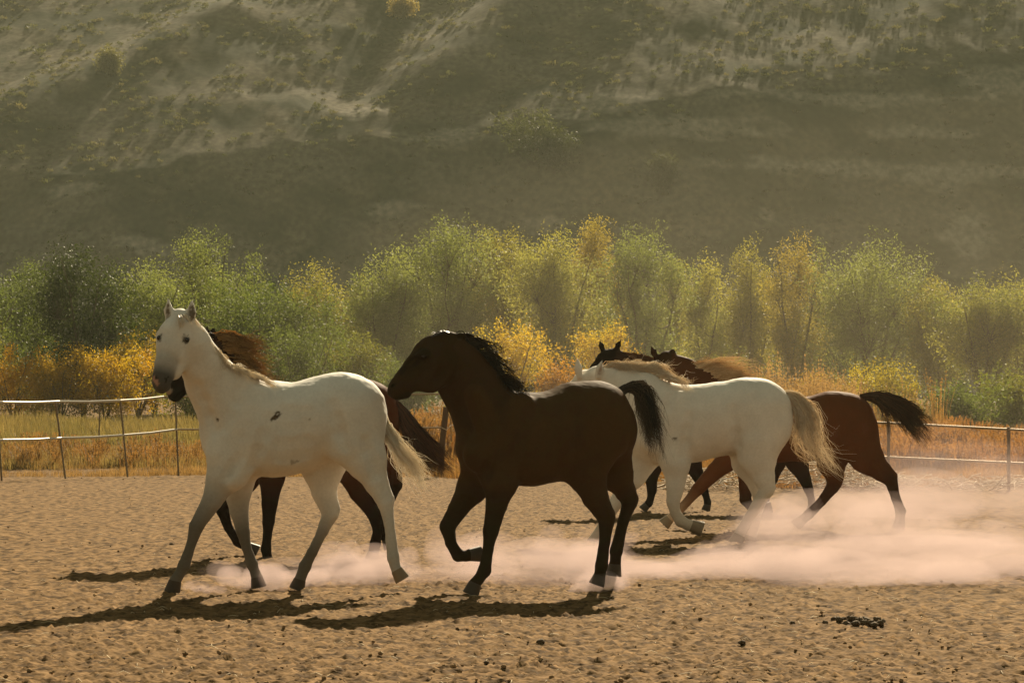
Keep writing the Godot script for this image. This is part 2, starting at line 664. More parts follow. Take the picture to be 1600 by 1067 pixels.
func white_horse() -> Horse:
	var h := Horse.new()
	h.scene = self
	h.label = "white horse with grey legs in front, its face turned to the camera"
	h.d = 19.85
	h.mid = 450
	var w := Color(0.66, 0.63, 0.57)
	var gr := Color(0.125, 0.112, 0.09)
	var muz := Color(0.085, 0.078, 0.07)
	var dk := Color(0.27, 0.25, 0.22)
	h.body.h = 0.012
	h.body.mottle = 0.09
	h.trunk([[362, 686, 44, 0.19, 0.0], [386, 668, 75, 0.245, 0.0], [424, 670, 73, 0.275, 0.0], [465, 668, 67, 0.30, 0.0], [502, 654, 63, 0.285, 0.0], [530, 645, 61, 0.265, 0.0], [544, 648, 60, 0.25, 0.0], [552, 664, 50, 0.235, 0.0]], w, 0.05)
	# neck
	h.trunk([[378, 648, 62, 0.19, 0.0], [352, 622, 50, 0.145, 0.06], [331, 597, 41, 0.115, 0.12], [314, 568, 33, 0.095, 0.19], [299, 536, 27, 0.085, 0.25], [287, 512, 23, 0.075, 0.28]], w, 0.05)
	# shoulder blade and breast muscle
	h.lump(404, 622, 18, 352, 708, 28, 0.165, w, 0.045, 1.6)
	h.lump(398, 690, 26, 366, 742, 22, 0.17, w, 0.03, 1.3)
	h.lump(400, 640, 14, 395, 690, 16, 0.20, w, 0.05, 1.5)
	h.lump(470, 660, 46, 440, 690, 44, 0.10, w, 0.12, 1.1)
	h.lump(548, 640, 30, 540, 690, 36, 0.15, w, 0.04, 1.4)
	h.lump(340, 608, 16, 372, 668, 20, 0.16, w, 0.05, 1.4)
	# head, turned towards the camera
	var s := Vector3(0.90, 0.0, 0.43)
	h.trunk([[281, 503, 21, 0.083, 0.27], [272, 524, 26, 0.105, 0.30], [266, 545, 25, 0.090, 0.34, dk.lerp(w, 0.85)], [259, 569, 20, 0.067, 0.39, dk.lerp(w, 0.35)], [253, 590, 16, 0.060, 0.43, muz], [250, 600, 13, 0.056, 0.44, muz]], w, 0.03, s)
	h.body.bone(h.at(287, 540, 0.25), h.at(272, 578, 0.34), h.m(29), h.m(15), 0.085, 0.055, s, w, w, 0.04)
	h.body.bone(h.at(258, 604, 0.38), h.at(252, 609, 0.41), h.m(8), h.m(6), 0.035, 0.03, s, muz, muz, 0.02)
	# cheekbones and eye sockets
	h.body.bone(h.at(289, 527, 0.34), h.at(279, 556, 0.37), h.m(8), h.m(6), h.m(8), h.m(6), s, w, w, 0.04)
	h.body.bone(h.at(250, 525, 0.28), h.at(252, 552, 0.33), h.m(7), h.m(5), h.m(7), h.m(5), s, w, w, 0.04)
	# pink snip, nostrils, eyes, scars and flecks in the coat
	var soot := Color(0.03, 0.025, 0.02)
	h.skin_spots = [[241, 593, 0.026, Color(0.42, 0.24, 0.18)], [244, 600, 0.020, Color(0.40, 0.23, 0.17)], [432, 650, 0.026, Color(0.08, 0.05, 0.03)], [434, 645, 0.018, Color(0.1, 0.07, 0.04)], [424, 655, 0.020, Color(0.09, 0.06, 0.035)], [429, 654, 0.018, Color(0.09, 0.06, 0.035)], [339, 655, 0.018, Color(0.1, 0.07, 0.05)], [290, 532, 0.036, Color(0.10, 0.085, 0.07)], [248, 529, 0.034, Color(0.10, 0.085, 0.07)], [456, 722, 0.022, Color(0.40, 0.36, 0.30)], [464, 720, 0.014, Color(0.36, 0.32, 0.26)], [259, 594, 0.017, soot], [262, 588, 0.012, soot], [243, 591, 0.014, soot], [262, 478, 0.018, Color(0.15, 0.12, 0.085)], [262, 487, 0.026, Color(0.15, 0.12, 0.085)], [263, 495, 0.024, Color(0.16, 0.13, 0.09)], [300, 480, 0.020, Color(0.15, 0.12, 0.085)], [299, 489, 0.027, Color(0.15, 0.12, 0.085)], [298, 497, 0.024, Color(0.16, 0.13, 0.09)], [482, 655, 0.012, Color(0.36, 0.33, 0.28)]]
	h.skin_eyes = [[290.5, 531, 0.021], [248, 528, 0.020]]
	h.grooves = [[520, 630, 538, 700, 0.014], [418, 652, 396, 730, 0.014], [378, 606, 350, 668, 0.010], [308, 606, 334, 672, 0.010], [372, 716, 352, 748, 0.010], [572, 690, 588, 740, 0.010], [440, 640, 434, 720, 0.003], [454, 640, 448, 722, 0.003], [468, 640, 463, 720, 0.003], [482, 640, 479, 714, 0.003]]
	var f := Vector3(-0.3, 0.05, 0.95)
	h.ear(264, 503, 262, 466, 0.27, 8.2, f, w, Color(0.16, 0.13, 0.1))
	h.ear(296, 506, 300, 467, 0.31, 8.6, f, w, Color(0.16, 0.13, 0.1))
	# legs
	h.leg([[362, 696, 38, 0.08, 1.3], [350, 742, 27, 0.13, 1.2], [331, 782, 16, 0.14, 1.1], [306, 823, 11, 0.14], [298, 851, 7.3, 0.14], [287, 883, 9.4, 0.14], [279, 898, 7.6, 0.14], [273, 908, 9.6, 0.14]], w, gr, 1.7, [268, 926], "dark")
	h.leg([[378, 716, 34, -0.06, 1.3], [370, 758, 24, -0.11, 1.2], [373, 798, 14.5, -0.12, 1.1], [379, 831, 10.5, -0.12], [385, 856, 7.3, -0.12], [393, 881, 9, -0.12], [398, 895, 7.4, -0.12], [401, 903, 9.3, -0.12]], w, gr, 1.8, [404, 918], "dark")
	h.leg([[550, 668, 50, 0.10, 1.9], [570, 715, 33, 0.13, 1.5], [588, 755, 18.5, 0.13, 1.2], [602, 786, 12, 0.13], [608, 818, 8, 0.13], [614, 871, 9.4, 0.13], [617, 883, 7.8, 0.13], [620, 891, 9.3, 0.13]], w, gr.lerp(w, 0.55), 4.0, [629, 906], "pale")
	h.lump(596, 756, 7, 609, 779, 6.5, 0.13, w, 0.03)
	h.leg([[520, 690, 44, -0.08, 1.7], [504, 730, 33, -0.13, 1.5], [506, 768, 20, -0.14, 1.2], [516, 803, 13, -0.14], [503, 831, 8.6, -0.14], [487, 863, 8, -0.14], [476, 885, 9.6, -0.14], [471, 898, 8, -0.14], [468, 906, 9.4, -0.14]], w, gr, 3.5, [463, 921], "dark")
	h.lump(512, 770, 7, 525, 795, 6.5, -0.14, w.lerp(gr, 0.3), 0.03)
	# sheath
	h.lump(500, 712, 10, 514, 708, 8, 0.0, Color(0.2, 0.17, 0.14), 0.04)
	var cream := Color(0.92, 0.87, 0.77)
	var tan_hair := Color(0.78, 0.66, 0.47)
	h.hair = [
		["mane", [h.guide([[288, 492, 0.30], [299, 497, 0.30], [310, 512, 0.29]]), h.guide([[303, 505, 0.28], [313, 514, 0.28], [322, 532, 0.27]]), h.guide([[322, 535, 0.24], [336, 545, 0.25], [344, 562, 0.24]]), h.guide([[340, 556, 0.20], [355, 566, 0.22], [363, 584, 0.22]]), h.guide([[357, 574, 0.15], [372, 575, 0.18], [388, 585, 0.20]]), h.guide([[382, 586, 0.08], [400, 585, 0.14], [424, 600, 0.19]]), h.guide([[404, 590, 0.05], [420, 596, 0.12], [440, 612, 0.2]])], 460, 0.0034, cream, tan_hair, 0.014, 0.012],
		["forelock", [h.guide([[273, 489, 0.30], [272, 500, 0.42], [276, 513, 0.44]]), h.guide([[286, 490, 0.31], [293, 497, 0.42], [298, 514, 0.43]])], 50, 0.004, cream, tan_hair, 0.012, 0.008],
		["tail", [h.guide([[592, 630, 0.0], [602, 662, 0.02], [622, 700, 0.05], [648, 738, 0.08], [668, 776, 0.1]]), h.guide([[592, 630, -0.02], [604, 664, -0.02], [630, 696, -0.02], [658, 726, -0.02], [676, 750, -0.02]]), h.guide([[592, 632, 0.0], [600, 676, 0.0], [614, 712, 0.02], [634, 744, 0.03], [655, 768, 0.05]])], 430, 0.0033, cream, tan_hair, 0.03, 0.03]]
	h.feet_at = Vector3(px(450, 920, 19.9).x, 0, -19.9)
	return h

func dark_horse() -> Horse:
	var h := Horse.new()
	h.scene = self
	h.label = "dark brown horse in the middle trotting with one foreleg folded up"
	h.d = 19.75
	h.mid = 820
	h.turn = 0.0012
	var b := Color(0.066, 0.036, 0.014)
	var k := Color(0.030, 0.020, 0.010)
	h.body.h = 0.012
	h.body.mottle = 0.14
	h.trunk([[750, 700, 38, 0.17, 0.0], [785, 685, 73, 0.235, 0.0], [825, 686, 71, 0.28, 0.0], [865, 682, 68, 0.29, 0.0], [903, 664, 66, 0.275, 0.0], [930, 658, 61, 0.26, 0.0], [946, 672, 50, 0.235, 0.0]], b, 0.05)
	h.trunk([[775, 668, 60, 0.19, 0.0], [757, 640, 52, 0.14, 0.0], [733, 602, 46, 0.105, 0.0], [714, 576, 42, 0.092, 0.0], [700, 556, 36, 0.085, 0.0]], b.lerp(k, 0.4), 0.05)
	h.lump(815, 632, 18, 750, 712, 26, 0.165, b, 0.045, 1.6)
	h.lump(800, 700, 26, 778, 748, 22, 0.17, b, 0.03, 1.3)
	h.lump(870, 676, 46, 838, 700, 44, 0.10, b, 0.12, 1.1)
	h.lump(742, 618, 14, 768, 678, 20, 0.14, b, 0.05, 1.4)
	h.lump(940, 648, 30, 922, 705, 36, 0.15, b, 0.04, 1.4)
	# head in profile
	h.trunk([[697, 544, 26, 0.080, 0.0], [680, 563, 39, 0.098, 0.0], [657, 580, 29, 0.075, 0.0], [637, 594, 20, 0.058, 0.0], [623, 605, 15, 0.055, 0.0], [617, 611, 12, 0.050, 0.0]], b.lerp(k, 0.6), 0.03)
	h.lump(622, 619, 6, 634, 615, 8, 0.0, k, 0.02, 0.6)
	h.lump(660, 551, 7, 630, 583, 5, 0.0, k, 0.03, 0.5)
	h.lump(684, 578, 26, 672, 592, 22, 0.045, b.lerp(k, 0.5), 0.04, 1.4)
	h.lump(664, 553, 7, 652, 560, 6, 0.075, k, 0.03)
	h.body.bone(h.at(613, 603, 0.055), h.at(617, 599, 0.058), h.m(3.6), h.m(2.6), h.m(2.6), h.m(2), Vector3(0, 0, 1), k, Color(k, 0.0), 0.01, true)
	h.skin_eyes = [[662, 556, 0.021]]
	h.grooves = [[902, 640, 900, 722, 0.014], [816, 664, 798, 742, 0.014], [790, 622, 762, 680, 0.010], [716, 634, 738, 690, 0.010], [768, 722, 756, 752, 0.010], [676, 602, 694, 580, 0.010], [640, 570, 662, 566, 0.006]]
	h.skin_spots = [[614, 603, 0.016, Color(0.006, 0.004, 0.003)]]
	h.ear(712, 530, 732, 521, 0.05, 6.8, Vector3(0.2, 0.3, 0.93), k, k)
	h.ear(706, 528, 722, 522, -0.05, 6.4, Vector3(0.2, 0.3, 0.93), k, k)
	h.leg([[770, 712, 38, 0.08, 1.3], [782, 752, 27, 0.13, 1.2], [776, 790, 16.5, 0.14, 1.1], [767, 829, 11.8, 0.14], [762, 860, 8.2, 0.14], [757, 892, 10, 0.14], [748, 905, 8.2, 0.14], [742, 912, 9.8, 0.14]], b, k, 1.5, [735, 929], "dark")
	h.leg([[756, 722, 34, -0.06, 1.3], [738, 762, 24, -0.11, 1.2], [716, 795, 15.5, -0.12, 1.1], [699, 823, 12, -0.12], [704, 848, 8.6, -0.12], [716, 868, 9.6, -0.12], [728, 869, 8, -0.12], [734, 867, 9.6, -0.12]], b, k, 1.5, [752, 865], "dark")
	h.leg([[925, 690, 50, 0.10, 1.9], [914, 732, 34, 0.13, 1.5], [930, 776, 21, 0.13, 1.2], [948, 812, 12.5, 0.13], [945, 845, 8.6, 0.13], [940, 884, 9.8, 0.13], [938, 895, 8.2, 0.13], [937, 900, 9.5, 0.13]], b, k, 2.5, [932, 914], "dark")
	h.lump(936, 770, 7, 955, 803, 6.5, 0.13, b, 0.03)
	h.leg([[945, 698, 46, -0.08, 1.7], [962, 740, 28, -0.13, 1.5], [976, 766, 17, -0.14, 1.2], [984, 785, 12, -0.14], [974, 815, 8.6, -0.14], [963, 861, 9.8, -0.14], [962, 874, 8.2, -0.14], [961, 882, 9.6, -0.14]], b, k, 2.5, [959, 900], "dark")
	h.lump(980, 758, 7, 992, 778, 6.5, -0.14, b, 0.03)
	var soot := Color(0.018, 0.012, 0.008)
	var brown := Color(0.075, 0.042, 0.02)
	h.hair = [
		["mane", [h.guide([[716, 526, 0.02], [735, 524, 0.04], [760, 534, 0.05], [780, 540, 0.03]]), h.guide([[728, 535, 0.03], [748, 535, 0.06], [772, 545, 0.07], [796, 560, 0.05]]), h.guide([[742, 548, 0.04], [762, 553, 0.08], [785, 570, 0.1], [800, 585, 0.1]]), h.guide([[756, 564, 0.05], [774, 572, 0.1], [792, 592, 0.13], [806, 606, 0.14]]), h.guide([[772, 584, 0.06], [790, 592, 0.12], [806, 607, 0.16], [822, 618, 0.19]]), h.guide([[790, 600, 0.06], [806, 604, 0.12], [822, 614, 0.17], [838, 628, 0.2]])], 260, 0.0042, soot, brown, 0.034, 0.035],
		["forelock", [h.guide([[704, 521, 0.03], [690, 519, 0.05], [672, 527, 0.05]]), h.guide([[700, 521, -0.02], [686, 521, -0.02], [668, 531, 0.0]])], 60, 0.004, soot, brown, 0.008, 0.008],
		["tail", [h.guide([[970, 612, 0.0], [990, 600, 0.0], [1010, 602, 0.0], [1026, 634, 0.0], [1033, 676, 0.02], [1038, 724, 0.02]]), h.guide([[970, 613, 0.02], [986, 604, 0.04], [1003, 612, 0.06], [1014, 642, 0.08], [1022, 684, 0.1], [1026, 712, 0.1]]), h.guide([[972, 614, 0.0], [985, 608, 0.02], [998, 622, 0.03], [1005, 652, 0.04], [1014, 686, 0.05], [1022, 704, 0.06]])], 560, 0.0038, soot, Color(0.20, 0.13, 0.075), 0.024, 0.028],
		["dock", [h.guide([[966, 612, 0.0], [980, 603, 0.0], [996, 602, 0.0], [1006, 616, 0.0]])], 130, 0.008, soot, brown, 0.022, 0.004]]
	h.feet_at = Vector3(px(820, 920, 19.6).x, 0, -19.7)
	return h

func bay_horse() -> Horse:
	var h := Horse.new()
	h.scene = self
	h.label = "bay horse with a long brown mane, mostly hidden behind the white horse in front"
	h.d = 23.9
	h.mid = 480
	var b := Color(0.085, 0.030, 0.013)
	var k := Color(0.016, 0.010, 0.007)
	h.body.h = 0.016
	h.body.mottle = 0.12
	h.trunk([[395, 664, 58, 0.23, 0.0], [440, 664, 60, 0.28, 0.0], [500, 660, 58, 0.29, 0.0], [548, 649, 57, 0.265, 0.0], [568, 651, 56, 0.25, 0.0], [576, 664, 46, 0.23, 0.0]], b, 0.05)
	h.trunk([[395, 645, 50, 0.18, 0.0], [372, 612, 40, 0.12, 0.0], [350, 578, 33, 0.10, 0.0], [332, 548, 25, 0.085, 0.0]], b.lerp(k, 0.7), 0.05)
	h.trunk([[324, 538, 20, 0.08, 0.0], [309, 556, 29, 0.095, 0.0], [296, 578, 22, 0.07, 0.0], [282, 602, 15, 0.055, 0.0], [273, 616, 12, 0.05, 0.0]], k, 0.03)
	h.lump(262, 611, 5, 258, 606, 4, 0.04, Color(0.34, 0.25, 0.18), 0.02)
	h.skin_spots = [[260, 609, 0.05, Color(0.32, 0.24, 0.17)]]
	h.ear(322, 528, 323, 508, 0.05, 5.5, Vector3(0.3, 0.1, 0.9), k, k)
	h.ear(330, 528, 334, 510, -0.05, 5.5, Vector3(0.3, 0.1, 0.9), k, k)
	h.leg([[415, 705, 32, 0.08, 1.3], [424, 745, 20, 0.12, 1.2], [421, 785, 12.5, 0.12], [419, 815, 9.5, 0.12], [417, 838, 6.8, 0.12], [415, 858, 8, 0.12], [416, 866, 7, 0.12], [417, 870, 8, 0.12]], b, k, 1.0, [418, 883], "dark")
	h.leg([[402, 715, 30, -0.08, 1.3], [384, 752, 18, -0.12, 1.2], [364, 776, 12.5, -0.12], [347, 797, 10, -0.12], [356, 824, 7, -0.12], [371, 846, 8, -0.12], [382, 852, 7, -0.12], [388, 855, 8, -0.12]], b, k, 1.0, [402, 862], "dark")
	h.leg([[568, 686, 44, 0.10, 1.9], [548, 728, 28, 0.13, 1.4], [562, 768, 17, 0.13, 1.2], [584, 803, 11, 0.13], [590, 828, 7.6, 0.13], [586, 850, 8.6, 0.13], [584, 858, 7.6, 0.13], [583, 863, 8.4, 0.13]], b, k, 2.0, [579, 878], "pale")
	h.leg([[584, 690, 40, -0.08, 1.7], [606, 728, 22, -0.13, 1.4], [614, 748, 14, -0.13], [616, 760, 10.5, -0.13], [603, 795, 7.4, -0.13], [600, 828, 8.4, -0.13], [602, 838, 7.4, -0.13], [604, 843, 8.2, -0.13]], b, k, 2.0, [610, 856], "dark")
	h.lump(616, 740, 6, 622, 757, 6, -0.13, k, 0.03)
	var choc := Color(0.15, 0.08, 0.028)
	var rust := Color(0.62, 0.36, 0.12)
	h.hair = [
		["mane", [h.guide([[331, 523, 0.0], [355, 522, 0.03], [385, 530, 0.04], [418, 535, 0.03]]), h.guide([[338, 535, 0.03], [365, 536, 0.06], [395, 545, 0.06], [424, 549, 0.05]]), h.guide([[345, 552, 0.05], [372, 553, 0.08], [400, 561, 0.08], [423, 570, 0.06]]), h.guide([[356, 568, 0.05], [382, 570, 0.08], [408, 580, 0.08], [427, 592, 0.06]]), h.guide([[372, 584, 0.05], [395, 587, 0.08], [418, 596, 0.08], [434, 602, 0.06]]), h.guide([[392, 596, 0.03], [412, 598, 0.05], [432, 598, 0.06], [448, 600, 0.05]])], 480, 0.0042, choc, rust, 0.03, 0.035],
		["tail", [h.guide([[612, 620, 0.0], [632, 640, 0.0], [658, 672, 0.0], [686, 706, 0.0], [716, 738, 0.0]]), h.guide([[612, 622, 0.02], [626, 648, 0.04], [646, 686, 0.05], [676, 722, 0.05], [708, 744, 0.04]]), h.guide([[612, 624, 0.0], [622, 656, 0.02], [636, 694, 0.03], [656, 724, 0.03], [682, 744, 0.02]])], 620, 0.0055, Color(0.05, 0.024, 0.013), Color(0.16, 0.06, 0.028), 0.022, 0.02]]
	h.feet_at = Vector3(px(480, 870, 23.9).x, 0, -23.9)
	return h

func second_white_horse() -> Horse:
	var h := Horse.new()
	h.scene = self
	h.label = "white horse on the right with a flowing cream tail, its head turned away"
	h.d = 26.5
	h.mid = 1110
	var w := Color(0.66, 0.62, 0.55)
	var lo := Color(0.52, 0.44, 0.34)
	h.body.h = 0.015
	h.body.mottle = 0.09
	h.trunk([[1015, 680, 36, 0.17, 0.0], [1036, 662, 63, 0.24, 0.0], [1080, 662, 59, 0.28, 0.0], [1122, 655, 56, 0.29, 0.0], [1163, 648, 56, 0.27, 0.0], [1183, 649, 56, 0.25, 0.0], [1190, 664, 48, 0.235, 0.0]], w, 0.05)
	h.trunk([[1030, 648, 52, 0.19, 0.0], [1005, 626, 44, 0.14, 0.0], [980, 608, 34, 0.11, -0.06], [955, 597, 27, 0.09, -0.14], [936, 592, 21, 0.08, -0.2]], w, 0.05)
	var s := Vector3(0.55, 0.1, 0.83)
	h.trunk([[930, 592, 18, 0.085, -0.22], [916, 600, 22, 0.10, -0.28], [902, 611, 18, 0.08, -0.36], [890, 626, 13, 0.06, -0.44], [884, 636, 10, 0.05, -0.48]], w, 0.03, s)
	h.ear(905, 588, 902, 558, -0.16, 6.4, Vector3(0.1, -0.1, -1), w, Color(0.3, 0.22, 0.17))
	h.ear(934, 588, 941, 562, -0.05, 6.6, Vector3(0.5, 0, 0.8), w, Color(0.3, 0.22, 0.17))
	h.lump(1062, 628, 15, 1024, 688, 22, 0.165, w, 0.045, 1.6)
	h.lump(1066, 684, 20, 1054, 716, 18, 0.17, w, 0.03, 1.3)
	h.lump(1190, 640, 26, 1182, 686, 32, 0.15, w, 0.04, 1.4)
	h.leg([[1045, 692, 32, 0.08, 1.3], [1056, 726, 22, 0.13, 1.2], [1056, 758, 14.5, 0.13, 1.1], [1052, 784, 10.5, 0.13], [1055, 801, 8, 0.13], [1064, 814, 9, 0.14], [1075, 820, 8, 0.15], [1081, 821, 9, 0.16]], w, lo, 3.0, [1098, 827], "pale")
	h.leg([[1010, 704, 30, -0.08, 1.3], [990, 742, 20, -0.12, 1.2], [971, 772, 12.5, -0.12], [956, 796, 9.5, -0.12], [943, 818, 7, -0.12], [933, 836, 8, -0.12], [929, 841, 7.2, -0.12], [927, 844, 8.4, -0.12]], w, lo, 3.0, [923, 855], "pale")
	h.leg([[1188, 676, 44, 0.10, 1.9], [1184, 714, 30, 0.13, 1.5], [1193, 744, 18, 0.13, 1.2], [1198, 766, 12, 0.13], [1181, 794, 8.8, 0.13], [1164, 821, 8.6, 0.13], [1158, 830, 8, 0.13], [1156, 836, 9, 0.13]], w, lo, 3.5, [1149, 850], "pale")
	h.lump(1200, 740, 6, 1206, 761, 6, 0.13, w, 0.03)
	h.leg([[1172, 688, 40, -0.08, 1.7], [1170, 722, 26, -0.13, 1.4], [1184, 756, 15, -0.13], [1188, 780, 10.5, -0.13], [1182, 808, 8, -0.13], [1177, 826, 8.4, -0.13], [1175, 834, 7.8, -0.13], [1174, 838, 8.6, -0.13]], w, lo, 3.5, [1170, 851], "pale")
	h.grooves = [[1146, 636, 1152, 696, 0.014], [1078, 650, 1068, 712, 0.014], [1050, 616, 1026, 672, 0.010]]
	h.skin_spots = [[1055, 685, 0.016, Color(0.1, 0.07, 0.05)]]
	var cream := Color(0.92, 0.84, 0.70)
	var tan_hair := Color(0.68, 0.52, 0.32)
	h.hair = [
		["mane", [h.guide([[938, 578, -0.14], [952, 569, -0.1], [968, 572, -0.05], [978, 582, 0.0]]), h.guide([[955, 574, -0.1], [970, 569, -0.04], [986, 574, 0.02], [998, 588, 0.06]]), h.guide([[978, 576, -0.05], [1000, 570, 0.0], [1020, 574, 0.02], [1040, 580, 0.02]]), h.guide([[1004, 582, 0.0], [1026, 574, 0.03], [1044, 578, 0.04], [1062, 588, 0.05]]), h.guide([[1026, 590, 0.03], [1046, 588, 0.1], [1064, 596, 0.16], [1082, 614, 0.22]]), h.guide([[1046, 596, 0.04], [1062, 594, 0.12], [1076, 602, 0.19], [1088, 618, 0.25]])], 480, 0.0038, cream, tan_hair, 0.026, 0.028],
		["tail", [h.guide([[1226, 614, 0.0], [1250, 620, 0.0], [1274, 646, 0.0], [1284, 690, 0.0], [1298, 722, 0.0], [1326, 743, 0.0]]), h.guide([[1226, 616, 0.02], [1246, 626, 0.04], [1262, 652, 0.06], [1268, 690, 0.08], [1286, 722, 0.08], [1318, 746, 0.06]]), h.guide([[1226, 618, 0.0], [1240, 634, 0.02], [1246, 660, 0.04], [1244, 688, 0.05], [1262, 712, 0.05], [1300, 736, 0.04]])], 330, 0.0036, cream, tan_hair, 0.042, 0.045]]
	h.feet_at = Vector3(px(1110, 845, 26.5).x, 0, -26.5)
	return h

func chestnut_horse() -> Horse:
	var h := Horse.new()
	h.scene = self
	h.label = "chestnut horse at the right with a raised dark tail, reaching forward with one foreleg"
	h.d = 28.8
	h.mid = 1250
	var b := Color(0.105, 0.038, 0.015)
	var k := Color(0.04, 0.020, 0.011)
	h.body.h = 0.018
	h.body.mottle = 0.12
	h.trunk([[1168, 662, 50, 0.23, 0.0], [1215, 670, 51, 0.27, 0.0], [1260, 671, 49, 0.28, 0.0], [1300, 664, 51, 0.265, 0.0], [1320, 665, 50, 0.25, 0.0], [1328, 678, 42, 0.23, 0.0]], b, 0.05)
	h.trunk([[1164, 650, 42, 0.18, 0.0], [1132, 624, 34, 0.13, 0.0], [1098, 600, 28, 0.105, 0.0], [1068, 582, 23, 0.09, 0.0], [1048, 569, 18, 0.08, 0.0]], b.lerp(k, 0.5), 0.05)
	var s := Vector3(0.8, 0, 0.6)
	h.trunk([[1042, 563, 15, 0.085, 0.0], [1035, 575, 18, 0.095, 0.0], [1028, 594, 13, 0.07, 0.05], [1022, 614, 10, 0.055, 0.1]], k, 0.03, s)
	h.ear(1026, 559, 1017, 540, 0.0, 5.6, Vector3(0.3, 0, -0.9), k, k)
	h.ear(1046, 558, 1055, 543, 0.0, 5.4, Vector3(0.3, 0, -0.9), k, k)
	h.leg([[1178, 684, 32, 0.08, 1.3], [1150, 709, 20, 0.12, 1.2], [1119, 735, 13.5, 0.12], [1091, 764, 9.5, 0.12], [1074, 784, 7, 0.12], [1056, 802, 7.6, 0.12], [1049, 808, 6.6, 0.12], [1046, 811, 7.6, 0.12]], b, Color(0.45, 0.33, 0.22), 4.6, [1037, 820], "pale")
	h.leg([[1180, 696, 28, -0.08, 1.3], [1169, 732, 17, -0.12, 1.2], [1166, 762, 11, -0.12], [1165, 780, 9, -0.12], [1174, 793, 6.6, -0.12], [1186, 796, 7, -0.12], [1191, 796, 6.2, -0.12], [1194, 795, 7.2, -0.12]], b, k, 2.0, [1206, 792], "dark")
	h.leg([[1335, 680, 40, 0.10, 1.9], [1355, 714, 26, 0.13, 1.5], [1379, 738, 15, 0.13, 1.2], [1393, 751, 10, 0.13], [1400, 776, 7.2, 0.13], [1408, 799, 8, 0.13], [1407, 808, 6.8, 0.13], [1407, 813, 7.8, 0.13]], b, k, 2.5, [1404, 827], "dark")
	h.lump(1386, 730, 5.5, 1398, 743, 5.5, 0.13, b, 0.03)
	h.leg([[1308, 690, 36, -0.08, 1.7], [1300, 724, 22, -0.13, 1.4], [1305, 746, 14, -0.13], [1302, 761, 10, -0.13], [1284, 784, 7.2, -0.13], [1264, 804, 8, -0.13], [1257, 810, 6.8, -0.13], [1253, 813, 7.8, -0.13]], b, k.lerp(b, 0.3), 2.5, [1243, 822], "pale")
	h.lump(1308, 744, 5, 1310, 757, 5.5, -0.13, b, 0.03)
	var flax := Color(0.60, 0.40, 0.20)
	var pale := Color(0.88, 0.72, 0.50)
	h.hair = [
		["mane", [h.guide([[1060, 578, 0.02], [1085, 568, 0.04], [1120, 564, 0.04], [1162, 564, 0.02]]), h.guide([[1072, 584, 0.04], [1100, 572, 0.06], [1135, 569, 0.06], [1188, 574, 0.04]]), h.guide([[1086, 590, 0.05], [1115, 578, 0.08], [1150, 577, 0.08], [1196, 584, 0.06]]), h.guide([[1100, 598, 0.05], [1128, 586, 0.08], [1160, 585, 0.08], [1192, 594, 0.06]]), h.guide([[1116, 606, 0.04], [1140, 595, 0.07], [1168, 594, 0.07], [1198, 600, 0.05]])], 420, 0.0044, flax, pale, 0.032, 0.04],
		["tail", [h.guide([[1346, 619, 0.0], [1372, 614, 0.0], [1406, 622, 0.0], [1438, 646, 0.0], [1470, 680, 0.0]]), h.guide([[1346, 620, 0.02], [1370, 620, 0.04], [1402, 636, 0.05], [1432, 666, 0.05], [1456, 700, 0.05]]), h.guide([[1346, 622, 0.0], [1366, 626, 0.02], [1394, 646, 0.03], [1420, 676, 0.03], [1444, 710, 0.03]])], 620, 0.0055, Color(0.035, 0.018, 0.009), Color(0.13, 0.06, 0.025), 0.022, 0.02],
		["tail_skirt", [h.guide([[1352, 622, 0.0], [1374, 634, 0.02], [1382, 658, 0.03], [1378, 686, 0.03]]), h.guide([[1356, 622, 0.0], [1388, 632, 0.02], [1404, 652, 0.03], [1414, 678, 0.03]]), h.guide([[1370, 618, 0.0], [1404, 622, 0.02], [1432, 630, 0.03], [1462, 638, 0.03]])], 110, 0.005, Color(0.04, 0.02, 0.01), Color(0.16, 0.075, 0.03), 0.02, 0.02]]
	h.feet_at = Vector3(px(1270, 820, 28.8).x, 0, -28.8)
	return h

